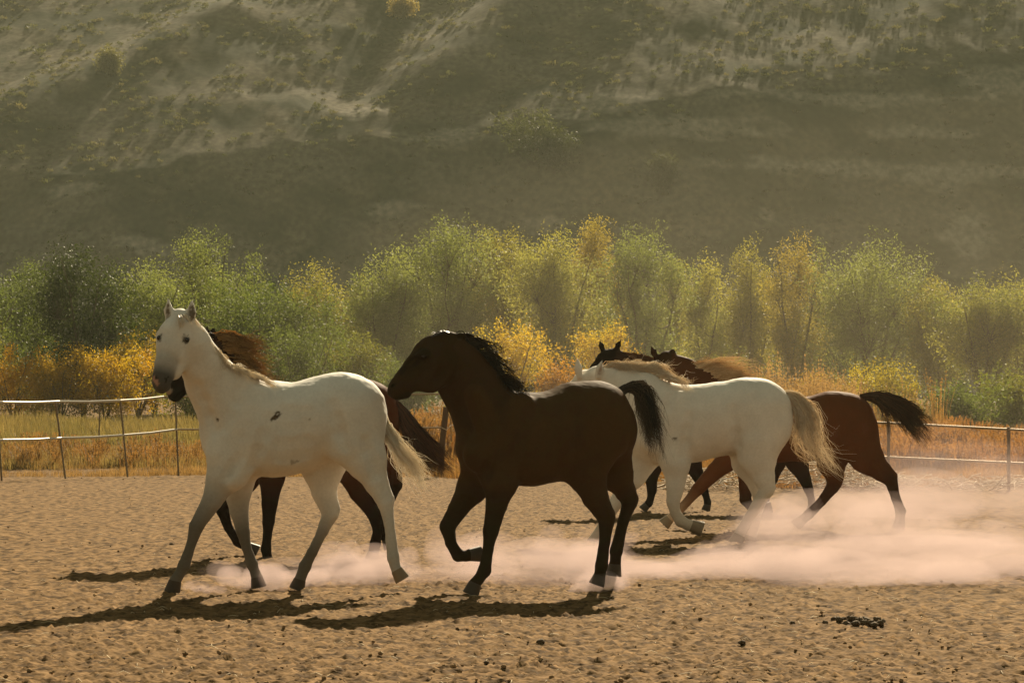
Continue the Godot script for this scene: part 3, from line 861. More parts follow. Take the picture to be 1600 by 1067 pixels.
func far_horse() -> Horse:
	var h := Horse.new()
	h.scene = self
	h.label = "dark bay horse farthest back, only its head, reddish mane and legs showing"
	h.d = 33.2
	h.mid = 1130
	var b := Color(0.06, 0.022, 0.010)
	var k := Color(0.018, 0.011, 0.007)
	h.body.h = 0.021
	h.body.mottle = 0.1
	h.trunk([[1058, 657, 42, 0.23, 0.0], [1105, 658, 43, 0.27, 0.0], [1160, 656, 42, 0.28, 0.0], [1205, 652, 41, 0.265, 0.0], [1220, 654, 40, 0.25, 0.0], [1226, 664, 34, 0.23, 0.0]], b, 0.05)
	h.trunk([[1052, 642, 37, 0.18, 0.0], [1024, 610, 28, 0.13, 0.0], [994, 582, 22, 0.105, 0.0], [966, 564, 17, 0.09, 0.0]], b.lerp(k, 0.5), 0.05)
	var s := Vector3(0.75, 0, 0.66)
	h.trunk([[956, 558, 14, 0.085, 0.0], [946, 566, 17, 0.095, 0.0], [932, 580, 13, 0.07, 0.0], [918, 596, 9, 0.055, 0.0]], k, 0.03, s)
	h.ear(943, 549, 936, 530, 0.0, 5.2, Vector3(0.4, 0, -0.9), k, k)
	h.ear(962, 548, 971, 529, 0.0, 5.2, Vector3(0.4, 0, -0.9), k, k)
	h.leg([[1040, 690, 24, 0.08, 1.3], [1022, 726, 14, 0.12, 1.2], [1018, 750, 9.5, 0.12], [1019, 766, 7.6, 0.12], [1017, 779, 5.6, 0.12], [1014, 787, 6, 0.12], [1011, 789, 5.6, 0.12]], b, k, 1.0, [1004, 797], "dark")
	h.leg([[1060, 692, 24, -0.08, 1.3], [1082, 724, 14, -0.12, 1.2], [1093, 748, 9, -0.12], [1099, 762, 7.4, -0.12], [1104, 776, 5.4, -0.12], [1106, 785, 5.8, -0.12], [1106, 788, 5.4, -0.12]], b, k, 1.0, [1103, 798], "dark")
	h.leg([[1228, 680, 32, 0.10, 1.9], [1246, 722, 17, 0.13, 1.4], [1258, 748, 10, 0.13], [1264, 764, 7.6, 0.13], [1268, 778, 5.4, 0.13], [1269, 786, 6, 0.13], [1269, 789, 5.6, 0.13]], b, k, 1.5, [1267, 798], "dark")
	h.leg([[1216, 682, 30, -0.08, 1.7], [1212, 722, 16, -0.13, 1.4], [1206, 748, 10, -0.13], [1200, 762, 7.6, -0.13], [1198, 776, 5.4, -0.13], [1197, 785, 5.8, -0.13], [1197, 788, 5.6, -0.13]], b, k, 1.5, [1194, 797], "dark")
	h.hair = [
		["mane", [h.guide([[966, 549, 0.0], [984, 552, 0.03], [1005, 556, 0.03], [1030, 563, 0.02]]), h.guide([[976, 556, 0.03], [994, 559, 0.05], [1014, 564, 0.05], [1036, 570, 0.03]]), h.guide([[988, 566, 0.05], [1006, 568, 0.07], [1024, 574, 0.06], [1040, 581, 0.04]])], 420, 0.006, Color(0.10, 0.04, 0.015), Color(0.28, 0.11, 0.035), 0.022, 0.025],
		["tail", [h.guide([[1250, 640, 0.0], [1262, 632, 0.0], [1274, 650, 0.0], [1278, 690, 0.0]]), h.guide([[1250, 642, 0.0], [1258, 640, 0.03], [1266, 660, 0.04], [1268, 690, 0.04]])], 160, 0.006, k, b, 0.02, 0.02]]
	h.feet_at = Vector3(px(1140, 797, 33.2).x, 0, -33.2)
	return h

func start_horses() -> void:
	horses = [white_horse(), dark_horse(), second_white_horse(), bay_horse(), chestnut_horse(), far_horse()]
	for h in horses:
		h.body.coat_noise = noise(31, 5.0, 3)
		for q in h.grooves:
			var last: Vector3 = h.on_skin(q[0], q[1]) + Vector3(0, 0, 0.03 - q[4] * 0.4)
			for k in 3:
				var t := (k + 1) / 3.0
				var next: Vector3 = h.on_skin(lerpf(q[0], q[2], t), lerpf(q[1], q[3], t)) + Vector3(0, 0, 0.03 - q[4] * (0.4 if k == 2 else 1.0))
				h.body.bone(last, next, 0.03, 0.03, 0.03, 0.03, Vector3(0, 0, 1), Color.WHITE, Color(1, 1, 1, 1), 0.045, true)
				last = next
		for q in h.skin_spots: h.body.spots.append([h.on_skin(q[0], q[1]), q[2], q[3]])
		for q in h.skin_eyes: h.eyes.append([h.on_skin(q[0], q[1]) + Vector3(0, 0, -q[2] * 0.45), q[2]])
		h.body.h *= COARSE
		h.body.run()

func finish_horses() -> void:
	for k in horses.size():
		var h: Horse = horses[k]
		var o := base(numbered("horse"), h.feet_at)
		tag(o, h.label, "horse", "herd of horses trotting across the paddock")
		var off: Vector3 = -h.feet_at
		put("body", arrays_mesh(h.body.out_v, h.body.out_n, h.body.out_c, h.body.out_i), M.coat if h.label.begins_with("white") else M.dark_coat, o, off)
		for f in h.hooves:
			put("hoof", hoof_mesh(f[0], f[1], f[2]), M.hoof_dark if f[3] == "dark" else M.hoof_pale, o, off)
		for e in h.eyes:
			var sp := SphereMesh.new()
			sp.radius = e[1]
			sp.height = e[1] * 2.0
			put("eye", sp, M.eye, o, e[0] - h.feet_at)
		for s in h.hair:
			put(s[0], hair_mesh(s), M.hair, o, off)

# a hoof: round top at the coronet, wider slanted wall, flat sole
func hoof_mesh(top: Vector3, sole: Vector3, r: float) -> ArrayMesh:
	var s := Soup.new()
	var axis := (sole - top).normalized()
	var pts := [top - axis * 0.012, top, top.lerp(sole, 0.3), top.lerp(sole, 0.92), sole]
	s.tube(pts, [r * 0.8, r * 1.0, r * 1.08, r * 1.28, r * 1.22], Color.WHITE, 16)
	return soup_mesh(s)

func bend(g: Array, t: float) -> Vector3:
	var n := g.size() - 1
	var f := clampf(t, 0.0, 1.0) * n
	var k := mini(int(f), n - 1)
	var p0: Vector3 = g[maxi(k - 1, 0)]
	var p1: Vector3 = g[k]
	var p2: Vector3 = g[k + 1]
	var p3: Vector3 = g[mini(k + 2, n)]
	return p1.cubic_interpolate(p2, p0, p3, f - k)

# strands between neighbouring guide curves
func hair_mesh(spec: Array) -> ArrayMesh:
	var s := Soup.new()
	var guides: Array = spec[1]
	var r := RandomNumberGenerator.new()
	r.seed = 11 + guides.size() * 7 + int(spec[2])
	var wave := noise(int(spec[2]), 1.0, 2)
	var steps := 11
	var lock_count := maxi(6, int(spec[2]) / 10)
	var locks := []
	for k in lock_count: locks.append([r.randf(), Vector3(r.randfn(), r.randfn(), r.randfn()) * spec[6] * 1.1, r.randf_range(0.78, 1.0), r.randf() * 50.0, r.randf()])
	for k in int(spec[2]):
		var lock: Array = locks[r.randi() % lock_count]
		var u := 0.0
		if guides.size() > 1: u = clampf(lock[0] + r.randfn() * 0.018, 0.0, 1.0) * (guides.size() - 1)
		var g := mini(int(u), maxi(guides.size() - 2, 0))
		var fr := u - g
		var root: Vector3 = Vector3(r.randfn(), r.randfn(), r.randfn()) * spec[6] * 0.35
		var tip: Vector3 = lock[1] + Vector3(r.randfn(), r.randfn(), r.randfn()) * spec[6] * 0.5
		if r.randf() < 0.12: tip *= 1.7
		var fly := 1.0
		if r.randf() < 0.1:
			tip *= 1.6
			fly = 0.55
		var length: float = lock[2] * r.randf_range(0.78, 1.0)
		var pts := []
		var rad := []
		var ph: float = lock[3] + r.randf() * 0.5
		for q in steps:
			var t := float(q) / (steps - 1)
			var p := bend(guides[g], t * length)
			if guides.size() > 1: p = p.lerp(bend(guides[g + 1], t * length), fr)
			p += root.lerp(tip, t * t)
			p += Vector3(wave.get_noise_2d(ph, t * 2.6), wave.get_noise_2d(ph + 30.0, t * 2.6), wave.get_noise_2d(ph + 60.0, t * 2.6)) * spec[7] * 2.6 * t
			pts.append(p)
			rad.append(fly * spec[3] * (0.75 + 0.35 * sin(PI * minf(t * 1.4, 1.0))) * (1.0 - 0.86 * t * t))
		var c: Color = spec[4]
		c = c.lerp(spec[5], clampf(lock[4] * 0.8 + r.randf_range(-0.25, 0.25), 0.0, 1.0))
		s.tube(pts, rad, c, 3, false)
	return soup_mesh(s)

# ---------------------------------------------------------------- ground
var n_swell: FastNoiseLite
var n_lump: FastNoiseLite
var n_clod: FastNoiseLite
var n_field: FastNoiseLite

func field_rise(d: float) -> float:
	return clampf(d - 48.0, 0.0, 70.0) * 0.014

func ground_height(x: float, z: float) -> float:
	var d := -z
	var y := field_rise(d)
	if d > 8.0 and d < 60.0:
		var a := smoothstep(60.0, 46.0, d)
		y += a * n_swell.get_noise_2d(x, z) * 0.014
		var l := n_lump.get_noise_2d(x, z)
		var c := n_clod.get_noise_2d(x, z)
		y += a * (l * 0.005 + maxf(l - 0.25, 0.0) * 0.028 - maxf(-l - 0.28, 0.0) * 0.026)
		y += a * (c * 0.005 + maxf(c - 0.25, 0.0) * 0.026 - maxf(-c - 0.28, 0.0) * 0.024)
	return y

func make_ground() -> void:
	n_swell = noise(41, 0.35, 2)
	n_lump = noise(42, 6.5, 2)
	n_clod = noise(43, 16.0, 2)
	n_field = noise(44, 0.12, 3)
	var zs := PackedFloat32Array([60.0, 20.0, 0.0, -6.0, -9.0])
	var d := 11.0
	while d < 62.0:
		zs.append(-d)
		d += 0.021 * (d / 13.0) * (d / 13.0)
	for e in [66.0, 72.0, 80.0, 90.0, 105.0, 125.0, 150.0, 200.0, 260.0, 330.0, 450.0]: zs.append(-e)
	var xs := PackedFloat32Array()
	var x := 0.0
	var step := 0.019
	while x < 160.0:
		xs.append(x)
		if x > 2.6: step *= 1.035
		x += step
	xs.append(170.0)
	var cols := PackedFloat32Array()
	for k in range(xs.size() - 1, 0, -1): cols.append(-xs[k])
	cols.append_array(xs)
	var nx := cols.size()
	var nz := zs.size()
	var v := PackedVector3Array()
	v.resize(nx * nz)
	for j in nz:
		var z := zs[j]
		for i in nx:
			v[j * nx + i] = Vector3(cols[i], ground_height(cols[i], z), z)
	var idx := grid_index(nx, nz)
	var n := grid_normals(v, nx, nz)
	tag(put("ground", arrays_mesh(v, n, PackedColorArray(), idx), M.earth), "trampled sandy earth of the paddock", "", "", "structure")

func grid_index(nx: int, nz: int) -> PackedInt32Array:
	var idx := PackedInt32Array()
	idx.resize((nx - 1) * (nz - 1) * 6)
	var q := 0
	for j in nz - 1:
		for i in nx - 1:
			var a := j * nx + i
			idx[q] = a
			idx[q + 1] = a + nx
			idx[q + 2] = a + 1
			idx[q + 3] = a + 1
			idx[q + 4] = a + nx
			idx[q + 5] = a + nx + 1
			q += 6
	return idx

func grid_normals(v: PackedVector3Array, nx: int, nz: int) -> PackedVector3Array:
	var n := PackedVector3Array()
	n.resize(v.size())
	for j in nz:
		var j0 := maxi(j - 1, 0) * nx
		var j1 := mini(j + 1, nz - 1) * nx
		for i in nx:
			var a := v[j * nx + mini(i + 1, nx - 1)] - v[j * nx + maxi(i - 1, 0)]
			var b := v[j0 + i] - v[j1 + i]
			n[j * nx + i] = b.cross(a).normalized()
	return n

# ---------------------------------------------------------------- hill
var n_hill: FastNoiseLite
var n_rill: FastNoiseLite
var n_patch: FastNoiseLite

func ridge(x: float, d: float, x0: float, d0: float, x1: float, d1: float, width: float) -> float:
	var a := Vector2(x0, d0)
	var b := Vector2(x1, d1)
	var p := Vector2(x, d)
	var t := clampf((p - a).dot(b - a) / (b - a).length_squared(), 0.0, 1.0)
	var away := p.distance_to(a.lerp(b, t)) / width
	return exp(-away * away) * smoothstep(0.0, 0.25, t + 0.05)

func hill_height(x: float, d: float) -> float:
	var t := d - 243.0 - 4.0 * n_hill.get_noise_2d(x * 0.5, 7.0)
	if t < 0.0: return t * 0.3
	# steep foot, gentler shoulder: the shoulder begins lower on the left
	var turn_at := 36.0 + 0.14 * x + 5.0 * n_hill.get_noise_2d(x, 90.0)
	var y := 0.0
	if t < turn_at: y = t * 0.82
	else: y = turn_at * 0.82 + (t - turn_at) * (0.55 - 0.07 * smoothstep(-8.0, -40.0, x))
	if t > 150.0: y -= (t - 150.0) * 0.5
	y += 1.9 * ridge(x, d, -58.0, 276.0, -33.0, 311.0, 5.5)
	y += 2.0 * ridge(x, d, -10.5, 284.0, 9.0, 328.0, 5.0)
	y -= 1.8 * ridge(x, d, -20.0, 284.0, -6.0, 326.0, 6.0)
	y += 0.6 * ridge(x, d, 20.0, 275.0, 60.0, 300.0, 12.0)
	y += n_hill.get_noise_2d(x, d) * 0.55 + n_rill.get_noise_2d(x * 1.4, d * 0.6) * 0.22
	return y

var washouts: Array = []
func make_hill() -> void:
	n_hill = noise(51, 0.03, 3)
	n_rill = noise(52, 0.16, 4)
	n_patch = noise(53, 0.05, 4)
	for w in [[695, 215, 70, 11], [935, 168, 70, 18], [1050, 197, 150, 17], [1330, 160, 170, 13], [1430, 214, 90, 10], [1300, 266, 210, 15], [1510, 275, 110, 14], [612, 326, 40, 16], [850, 352, 34, 12], [1512, 372, 40, 44], [225, 388, 60, 12], [1200, 342, 16, 9], [110, 296, 40, 9], [560, 175, 40, 7], [1560, 130, 80, 20]]:
		var c := on_hill(w[0], w[1])
		var up := on_hill(w[0], w[1] - w[3])
		washouts.append([c.x, -c.z, w[2] * -c.z / F, maxf(absf(up.z - c.z), 0.8)])
	var nx := 380
	var nz := 300
	var v := PackedVector3Array()
	var c := PackedColorArray()
	v.resize(nx * nz)
	c.resize(nx * nz)
	for j in nz:
		var d := 238.0 + 190.0 * pow(float(j) / (nz - 1), 1.25)
		for i in nx:
			var x := (float(i) / (nx - 1) - 0.5) * 2.0
			x = (x * 0.55 + x * x * x * 0.45) * 190.0
			var y := hill_height(x, d)
			v[j * nx + i] = Vector3(x, y, -d)
			c[j * nx + i] = hill_color(x, d, y)
	tag(put("hill", arrays_mesh(v, grid_normals(v, nx, nz), c, grid_index(nx, nz)), M.hill), "steep dry hillside with patches of scrub behind the trees", "", "", "structure")
	make_sage()

func hill_color(x: float, d: float, _y: float) -> Color:
	var scrub := Color(0.043, 0.047, 0.025)
	var soil := Color(0.135, 0.118, 0.085)
	var straw := Color(0.145, 0.12, 0.078)
	var bare := Color(0.27, 0.24, 0.19)
	# scrub, bare soil and dry grass grow in patches all over the slope
	var p := n_patch.get_noise_2d(x, d * 1.6)
	var col := scrub.lerp(soil, smoothstep(-0.25, 0.35, p))
	col = col.lerp(straw, clampf(0.1 + 1.5 * n_patch.get_noise_2d(x * 2.3 + 70.0, d * 2.3), 0.0, 1.0))
	# bare wash-outs run along the slope, mostly on the right
	for w in washouts:
		var e := Vector2((x - w[0]) / w[2], (d - w[1]) / w[3]).length() + n_rill.get_noise_2d(x * 1.2, d * 3.0) * 0.9
		if e < 1.3: col = col.lerp(bare, smoothstep(1.3, 0.5, e) * 0.9)
	return col

# low sagebrush scattered over the hill: far past counting
func make_sage() -> void:
	var s := Soup.new()
	var r := RandomNumberGenerator.new()
	r.seed = 5
	for k in 46:
		var a := r.randf() * TAU
		var o := Vector3(cos(a) * r.randf_range(0.05, 0.42), r.randf_range(0.05, 0.5), sin(a) * r.randf_range(0.05, 0.42))
		var dir := (o + Vector3(0, 0.25, 0)).normalized()
		s.quad(o, dir * r.randf_range(0.18, 0.34), dir.cross(Vector3(r.randfn(), r.randfn(), r.randfn())).normalized() * r.randf_range(0.07, 0.14), Color.WHITE * r.randf_range(0.75, 1.15))
	var mm := MultiMesh.new()
	mm.transform_format = MultiMesh.TRANSFORM_3D
	mm.use_colors = true
	mm.mesh = soup_mesh(s)
	var places := []
	while places.size() < 6500:
		var d := 250.0 + 120.0 * r.randf()
		var x := r.randf_range(-75.0, 75.0)
		var p := n_patch.get_noise_2d(x * 1.7 + 11.0, d * 1.7)
		if r.randf() > 0.42 + p * 1.1: continue
		if d < 277.0 + 0.14 * x and r.randf() < 0.35: continue
		places.append(Vector3(x, hill_height(x, d) - 0.06, -d))
	mm.instance_count = places.size()
	for k in places.size():
		var sc := r.randf_range(0.35, 1.0) * (1.5 if r.randf() < 0.07 else 1.0)
		mm.set_instance_transform(k, Transform3D(Basis(Vector3.UP, r.randf() * TAU).scaled(Vector3(sc * 1.2, sc * 0.8, sc * 1.2)), places[k]))
		var dry := r.randf()
		mm.set_instance_color(k, Color(0.06, 0.064, 0.034).lerp(Color(0.13, 0.108, 0.07), dry * dry))
	var o := MultiMeshInstance3D.new()
	o.name = "sagebrush"
	o.multimesh = mm
	o.material_override = M.leaf
	add_child(o, true)
	tag(o, "low sagebrush dotted over the hillside", "sagebrush", "", "stuff")

# ---------------------------------------------------------------- trees and shrubs
# grows upright limbs from the foot and hangs leaf clumps on twigs; crown is a bundle of plumes with gaps between
func grow(called: String, label: String, category: String, group: String, at: Vector3, height: float, width: float, leaf_a: Color, leaf_b: Color, seed_: int, opt := {}) -> Node3D:
	var r := RandomNumberGenerator.new()
	r.seed = seed_
	var clumps: int = opt.get("clumps", 190)
	var per: int = opt.get("leaves", 120)
	var leaf: float = opt.get("leaf", 0.085)
	var low: float = opt.get("low", 0.05)
	var wood := Soup.new()
	var crown := Soup.new()
	var bark := Color(0.9, 0.9, 0.9)
	var stems: int = opt.get("stems", 4)
	var limbs := []
	var thick: float = opt.get("thick", 0.013) * height
	for k in stems:
		var a := TAU * (k + r.randf() * 0.6) / stems
		var out := width * r.randf_range(0.18, 0.42)
		var top := height * r.randf_range(0.72, 0.95)
		var lean := Vector3(cos(a), 0, sin(a))
		var pts := []
		var rad := []
		for q in 7:
			var t := q / 6.0
			var p := lean * out * pow(t, 1.3) + Vector3(r.randfn(), 0, r.randfn()) * 0.03 * height * t * 0.4 + Vector3(0, top * t, 0)
			pts.append(p)
			rad.append(thick * (1.0 - 0.86 * t) * r.randf_range(0.85, 1.0))
		wood.tube(pts, rad, bark, 6)
		limbs.append(pts)
	# the crown is a heap of rounded lobes with gaps between them
	var lobes: int = opt.get("lobes", 9)
	var spread: float = opt.get("spread", 1.0)
	for k in lobes:
		var u := (k + 0.5) / lobes
		var cy := lerpf(low + 0.2, 0.86, pow(u, 0.8)) + r.randfn() * 0.03
		var a := k * 2.4 + r.randf() * 1.2
		var lr := width * r.randf_range(0.22, 0.36) * lerpf(1.05, 0.85, u)
		var away := (width * 0.5 - lr * 0.8) * sin(PI * clampf(0.28 + 0.62 * (1.0 - u), 0.0, 1.0)) * r.randf_range(0.55, 1.1) * spread
		var c := Vector3(cos(a) * away, minf(cy * height, height - lr * 1.05), sin(a) * away)
		if k == lobes - 1: c = Vector3(r.randfn() * 0.06 * width, height - lr * 1.15, r.randfn() * 0.06 * width)
		var best := Vector3.ZERO
		var bd := 1e9
		for pts in limbs:
			for q in range(1, 7):
				var e: Vector3 = pts[q]
				var dd := e.distance_to(c) + maxf(e.y - c.y + 0.1 * height, 0.0) * 2.0
				if dd < bd:
					bd = dd
					best = e
		var hub := c - Vector3(0, lr * 0.5, 0)
		wood.tube([best, best.lerp(hub, 0.5) + Vector3(0, -0.02 * height, 0), hub], [thick * 0.42, thick * 0.3, thick * 0.2], bark, 5, false)
		var tone := r.randf()
		var n_clump := int(clumps * pow(lr / (width * 0.25), 2.0) / lobes)
		for j in n_clump:
			var dir := Vector3(r.randfn(), r.randfn() * 0.9 + 0.25, r.randfn()).normalized()
			var p := c + dir * Vector3(1, 1.2, 1) * lr * pow(r.randf_range(0.08, 1.0), 0.45) * r.randf_range(0.85, 1.08)
			wood.tube([hub, hub.lerp(p, 0.6), p], [thick * 0.13, thick * 0.08, thick * 0.03], bark, 3, false)
			var size: float = opt.get("clump", 0.48) * r.randf_range(0.6, 1.25)
			var up := (p - hub).normalized().lerp(Vector3.UP, 0.4).normalized()
			var tint := leaf_a.lerp(leaf_b, clampf(tone * 0.5 + r.randf() * 0.45, 0.0, 1.0))
			for q in int(per * r.randf_range(0.6, 1.25)):
				var g := Vector3(r.randfn(), r.randfn(), r.randfn()).normalized() * size * pow(r.randf(), 0.5)
				g += up * g.dot(up) * 0.6
				var ld: Vector3 = (up * opt.get("droop", 0.4) + Vector3(r.randfn(), r.randfn(), r.randfn())).normalized()
				var acr := ld.cross(Vector3(r.randfn(), r.randfn(), r.randfn())).normalized()
				var l := leaf * r.randf_range(0.7, 1.35)
				var f := r.randf_range(0.75, 1.25)
				crown.quad(p + g, ld * l, acr * l * opt.get("slim", 0.42), Color(tint.r * f, tint.g * f, tint.b * f))
	var o := base(numbered(called), at)
	tag(o, label, category, group)
	put("trunk" if category == "tree" else "stem", soup_mesh(wood), M.bark, o)
	put("crown" if category == "tree" else "foliage", soup_mesh(crown), M.leaf, o)
	return o

func foot(x: float, d: float) -> Vector3:
	var p := px(x, 615, d)
	return Vector3(p.x, ground_height(p.x, -d) - 0.05, -d)

func tall(at: Vector3, x: float, top: float, d: float) -> float:
	return px(x, top, d).y - at.y

func make_trees() -> void:
	var willow := Color(0.145, 0.175, 0.07)
	var pale := Color(0.245, 0.26, 0.11)
	var yellow := Color(0.32, 0.28, 0.075)
	var gold := Color(0.35, 0.25, 0.06)
	var olive := Color(0.20, 0.19, 0.06)
	var deep := Color(0.032, 0.042, 0.015)
	var dusk := Color(0.08, 0.105, 0.035)
	# x, top row, width in pixels, distance, colours, label, options
	var list := [
		[-40, 425, 150, 104, dusk, willow, "dim green tree cut off by the left edge behind the shrubs", {}],
		[40, 408, 120, 108, dusk, willow, "low rounded grey-green tree near the left edge, behind the dark one", {}],
		[130, 390, 130, 86, deep, deep * 1.6, "darkest green tree, left of the white horse's head", {"clumps": 220}],
		[325, 350, 140, 100, willow, pale, "tall green tree rising above the white horse's ears", {"lobes": 9, "clumps": 200}],
		[240, 410, 130, 93, willow, pale, "bushy pale green tree just left of the white horse's ears", {}],
		[415, 440, 190, 88, dusk, willow, "broad green willow behind the white horse's back", {"clumps": 260, "lobes": 11, "low": 0.05}],
		[505, 424, 120, 102, olive, yellow, "yellowing tree between two willows above the bay horse's mane", {}],
		[600, 393, 112, 94, willow, pale, "slender pale willow above the dark horse's nose", {"low": 0.1, "lobes": 7}],
		[700, 346, 122, 98, willow, pale, "tall pale willow with bare limbs showing, above the dark horse's head", {"lobes": 9, "low": 0.14}],
		[792, 362, 104, 101, olive, yellow, "yellow-green poplar behind the yellow bush", {}],
		[868, 360, 120, 96, pale, yellow, "rounded yellow-green tree in the middle of the row", {}],
		[938, 352, 84, 103, yellow, gold, "orange-tinged tree, tallest in the middle of the row", {"lobes": 6}],
		[1004, 366, 108, 95, willow, pale, "pale green tree with open limbs right of the orange-tinged one", {"low": 0.14}],
		[1050, 420, 60, 106, olive, yellow, "small yellowish tree at the gap in the row", {"clumps": 90, "lobes": 5}],
		[1104, 411, 74, 99, pale, yellow, "narrow pale tree standing alone in the gap", {"clumps": 100, "stems": 3, "lobes": 6}],
		[1172, 388, 92, 103, olive, yellow, "olive tree turning yellow, just right of the gap", {}],
		[1246, 375, 112, 97, olive, gold, "brownish-gold rounded tree right of the gap", {}],
		[1368, 382, 165, 95, willow, pale, "broad dense green tree towards the right", {"clumps": 280, "lobes": 11}],
		[1468, 440, 116, 94, olive, yellow, "yellow-olive tree behind the chestnut horse's tail", {}],
		[1540, 452, 130, 89, willow, yellow, "spreading tree with dark bare branches showing low down, right edge", {"stems": 6, "thick": 0.024, "low": 0.3, "lobes": 7}],
		[1608, 442, 110, 98, olive, yellow, "yellow-green tree cut off by the right edge", {}],
		[655, 480, 100, 110, dusk, willow, "dim willow filling the gap behind the slender one", {}],
		[1130, 490, 130, 112, dusk, olive, "hazy low tree farther back in the gap", {}],
		[1302, 450, 90, 110, dusk, willow, "hazy tree behind the broad dense green one", {}]]
	var r_width := [1.38, 1.22, 1.5, 1.28, 1.42]
	var k := 0
	for t in list:
		var d: float = t[3]
		var at := foot(t[0], d)
		grow("tree", t[6], "tree", "trees in the row behind the paddock", at, tall(at, t[0], t[1] + 2, d), t[2] * r_width[k % 5] * d / F, t[4], t[5], 100 + k, t[7])
		k += 1

func make_shrubs() -> void:
	var gold := Color(0.40, 0.205, 0.022)
	var amber := Color(0.44, 0.25, 0.028)
	var lemon := Color(0.50, 0.37, 0.035)
	var rust := Color(0.34, 0.14, 0.02)
	var olive := Color(0.18, 0.155, 0.035)
	var sage := Color(0.095, 0.12, 0.05)
	var green := Color(0.11, 0.135, 0.035)
	var small := {"clumps": 120, "leaves": 80, "leaf": 0.075, "low": 0.0, "clump": 0.28, "stems": 7, "thick": 0.012, "lobes": 9}
	var list := [
		[20, 545, 150, 84, gold, amber, "golden shrub at the left edge behind the white rails"],
		[95, 552, 120, 82, amber, olive, "golden-olive shrub between two others behind the white rails"],
		[165, 535, 130, 83, gold, lemon, "golden-yellow shrub left of the white horse's muzzle"],
		[215, 520, 130, 86, olive, amber, "tall olive-gold shrub beside the white horse's head"],
		[85, 492, 140, 88, sage, green, "blue-green bush below the darkest tree"],
		[-30, 520, 120, 90, sage, olive, "grey-green bush cut off by the left edge"],
		[300, 560, 130, 80, olive, green, "low olive shrub behind the white horse's neck"],
		[470, 500, 150, 82, green, sage, "leafy green shrub above the white horse's back"],
		[560, 520, 110, 84, green, olive, "green shrub above the white horse's rump"],
		[640, 560, 110, 80, sage, green, "low sage-green shrub before the dark horse's nose"],
		[800, 496, 140, 78, lemon, amber, "bright yellow shrub behind the dark horse's mane"],
		[876, 570, 76, 76, rust, gold, "small orange shrub right of the bright yellow one"],
		[948, 502, 90, 84, lemon, amber, "yellow shrub above the ears of the horse farthest back"],
		[740, 540, 90, 82, olive, lemon, "olive-yellow shrub just right of the dark horse's ears"],
		[1130, 560, 120, 84, sage, olive, "hazy grey shrub above the flowing blond mane"],
		[1375, 575, 110, 70, olive, lemon, "yellow-green shrub above the chestnut horse's tail"],
		[1290, 590, 100, 72, amber, olive, "low tawny shrub behind the chestnut horse's rump"],
		[1500, 600, 120, 66, sage, green, "low green shrub under the spreading tree"],
		[1590, 590, 120, 68, green, olive, "green shrub at the right edge behind the rail fence"]]
	var k := 0
	for t in list:
		var d: float = t[3]
		var at := foot(t[0], d)
		grow("shrub", t[6], "shrub", "shrubs in front of the row of trees", at, tall(at, t[0], t[1] + 3, d), t[2] * 1.3 * d / F, t[4], t[5], 300 + k, small)
		k += 1
	# bushes growing on the slope
	for b in [[835, 255, 176, 120, Color(0.05, 0.055, 0.024), "large hazy bush growing halfway up the hillside"], [1036, 300, 246, 46, Color(0.035, 0.038, 0.016), "small dark bush on the hillside right of the large one"], [870, 262, 205, 90, Color(0.03, 0.034, 0.014), "low dark bush at the right foot of the large hillside bush"], [628, 26, 2, 44, Color(0.2, 0.15, 0.07), "tawny bush high on the hillside at the upper edge"], [170, 112, 84, 40, Color(0.11, 0.10, 0.045), "small bush on the lit spur at the upper left"]]:
		var at := on_hill(b[0], b[1])
		var d := -at.z
		grow("hillside_bush", b[5], "bush", "bushes on the hillside", at, (b[1] - b[2]) * d / F, b[3] * d / F, b[4], b[4] * 1.5, 500 + int(b[0]), {"clumps": 80, "leaves": 60, "leaf": 0.24, "clump": 0.8, "low": 0.05, "stems": 6, "thick": 0.015})

# where the line of sight through a place in the photograph meets the hill
func on_hill(x: float, y: float) -> Vector3:
	var d := 244.0
	while d < 400.0:
		var p := px(x, y, d)
		if hill_height(p.x, d) > p.y: return p
		d += 0.5
	return px(x, y, 300.0)

# ---------------------------------------------------------------- grass, weeds, brush
func tuft(seed_: int, blades: int, spread: float, height: float, width: float, lean: float, seedhead := false) -> ArrayMesh:
	var s := Soup.new()
	var r := RandomNumberGenerator.new()
	r.seed = seed_
	for k in blades:
		var a := r.randf() * TAU
		var p := Vector3(cos(a), 0, sin(a)) * spread * sqrt(r.randf())
		var hgt := height * r.randf_range(0.55, 1.1)
		var side := Vector3(cos(a + 1.5), 0, sin(a + 1.5)) * width * r.randf_range(0.7, 1.2)
		var out := Vector3(cos(a), 0, sin(a)) * lean * hgt * r.randf_range(0.1, 1.0)
		var m := p + Vector3(0, hgt * 0.6, 0) + out * 0.35
		var t := p + Vector3(0, hgt, 0) + out
		var c := Color.WHITE * r.randf_range(0.7, 1.2)
		s.tri(p - side, m - side * 0.7, p + side, c)
		s.tri(p + side, m - side * 0.7, m + side * 0.7, c)
		s.tri(m - side * 0.7, t, m + side * 0.7, c)
		if seedhead:
			for q in 7:
				var up := (t - m).normalized()
				s.quad(t - up * hgt * 0.05 * q, (up + Vector3(r.randfn(), r.randfn(), r.randfn()) * 0.6).normalized() * 0.07, side.normalized() * 0.03, c * 1.15)
	return soup_mesh(s)

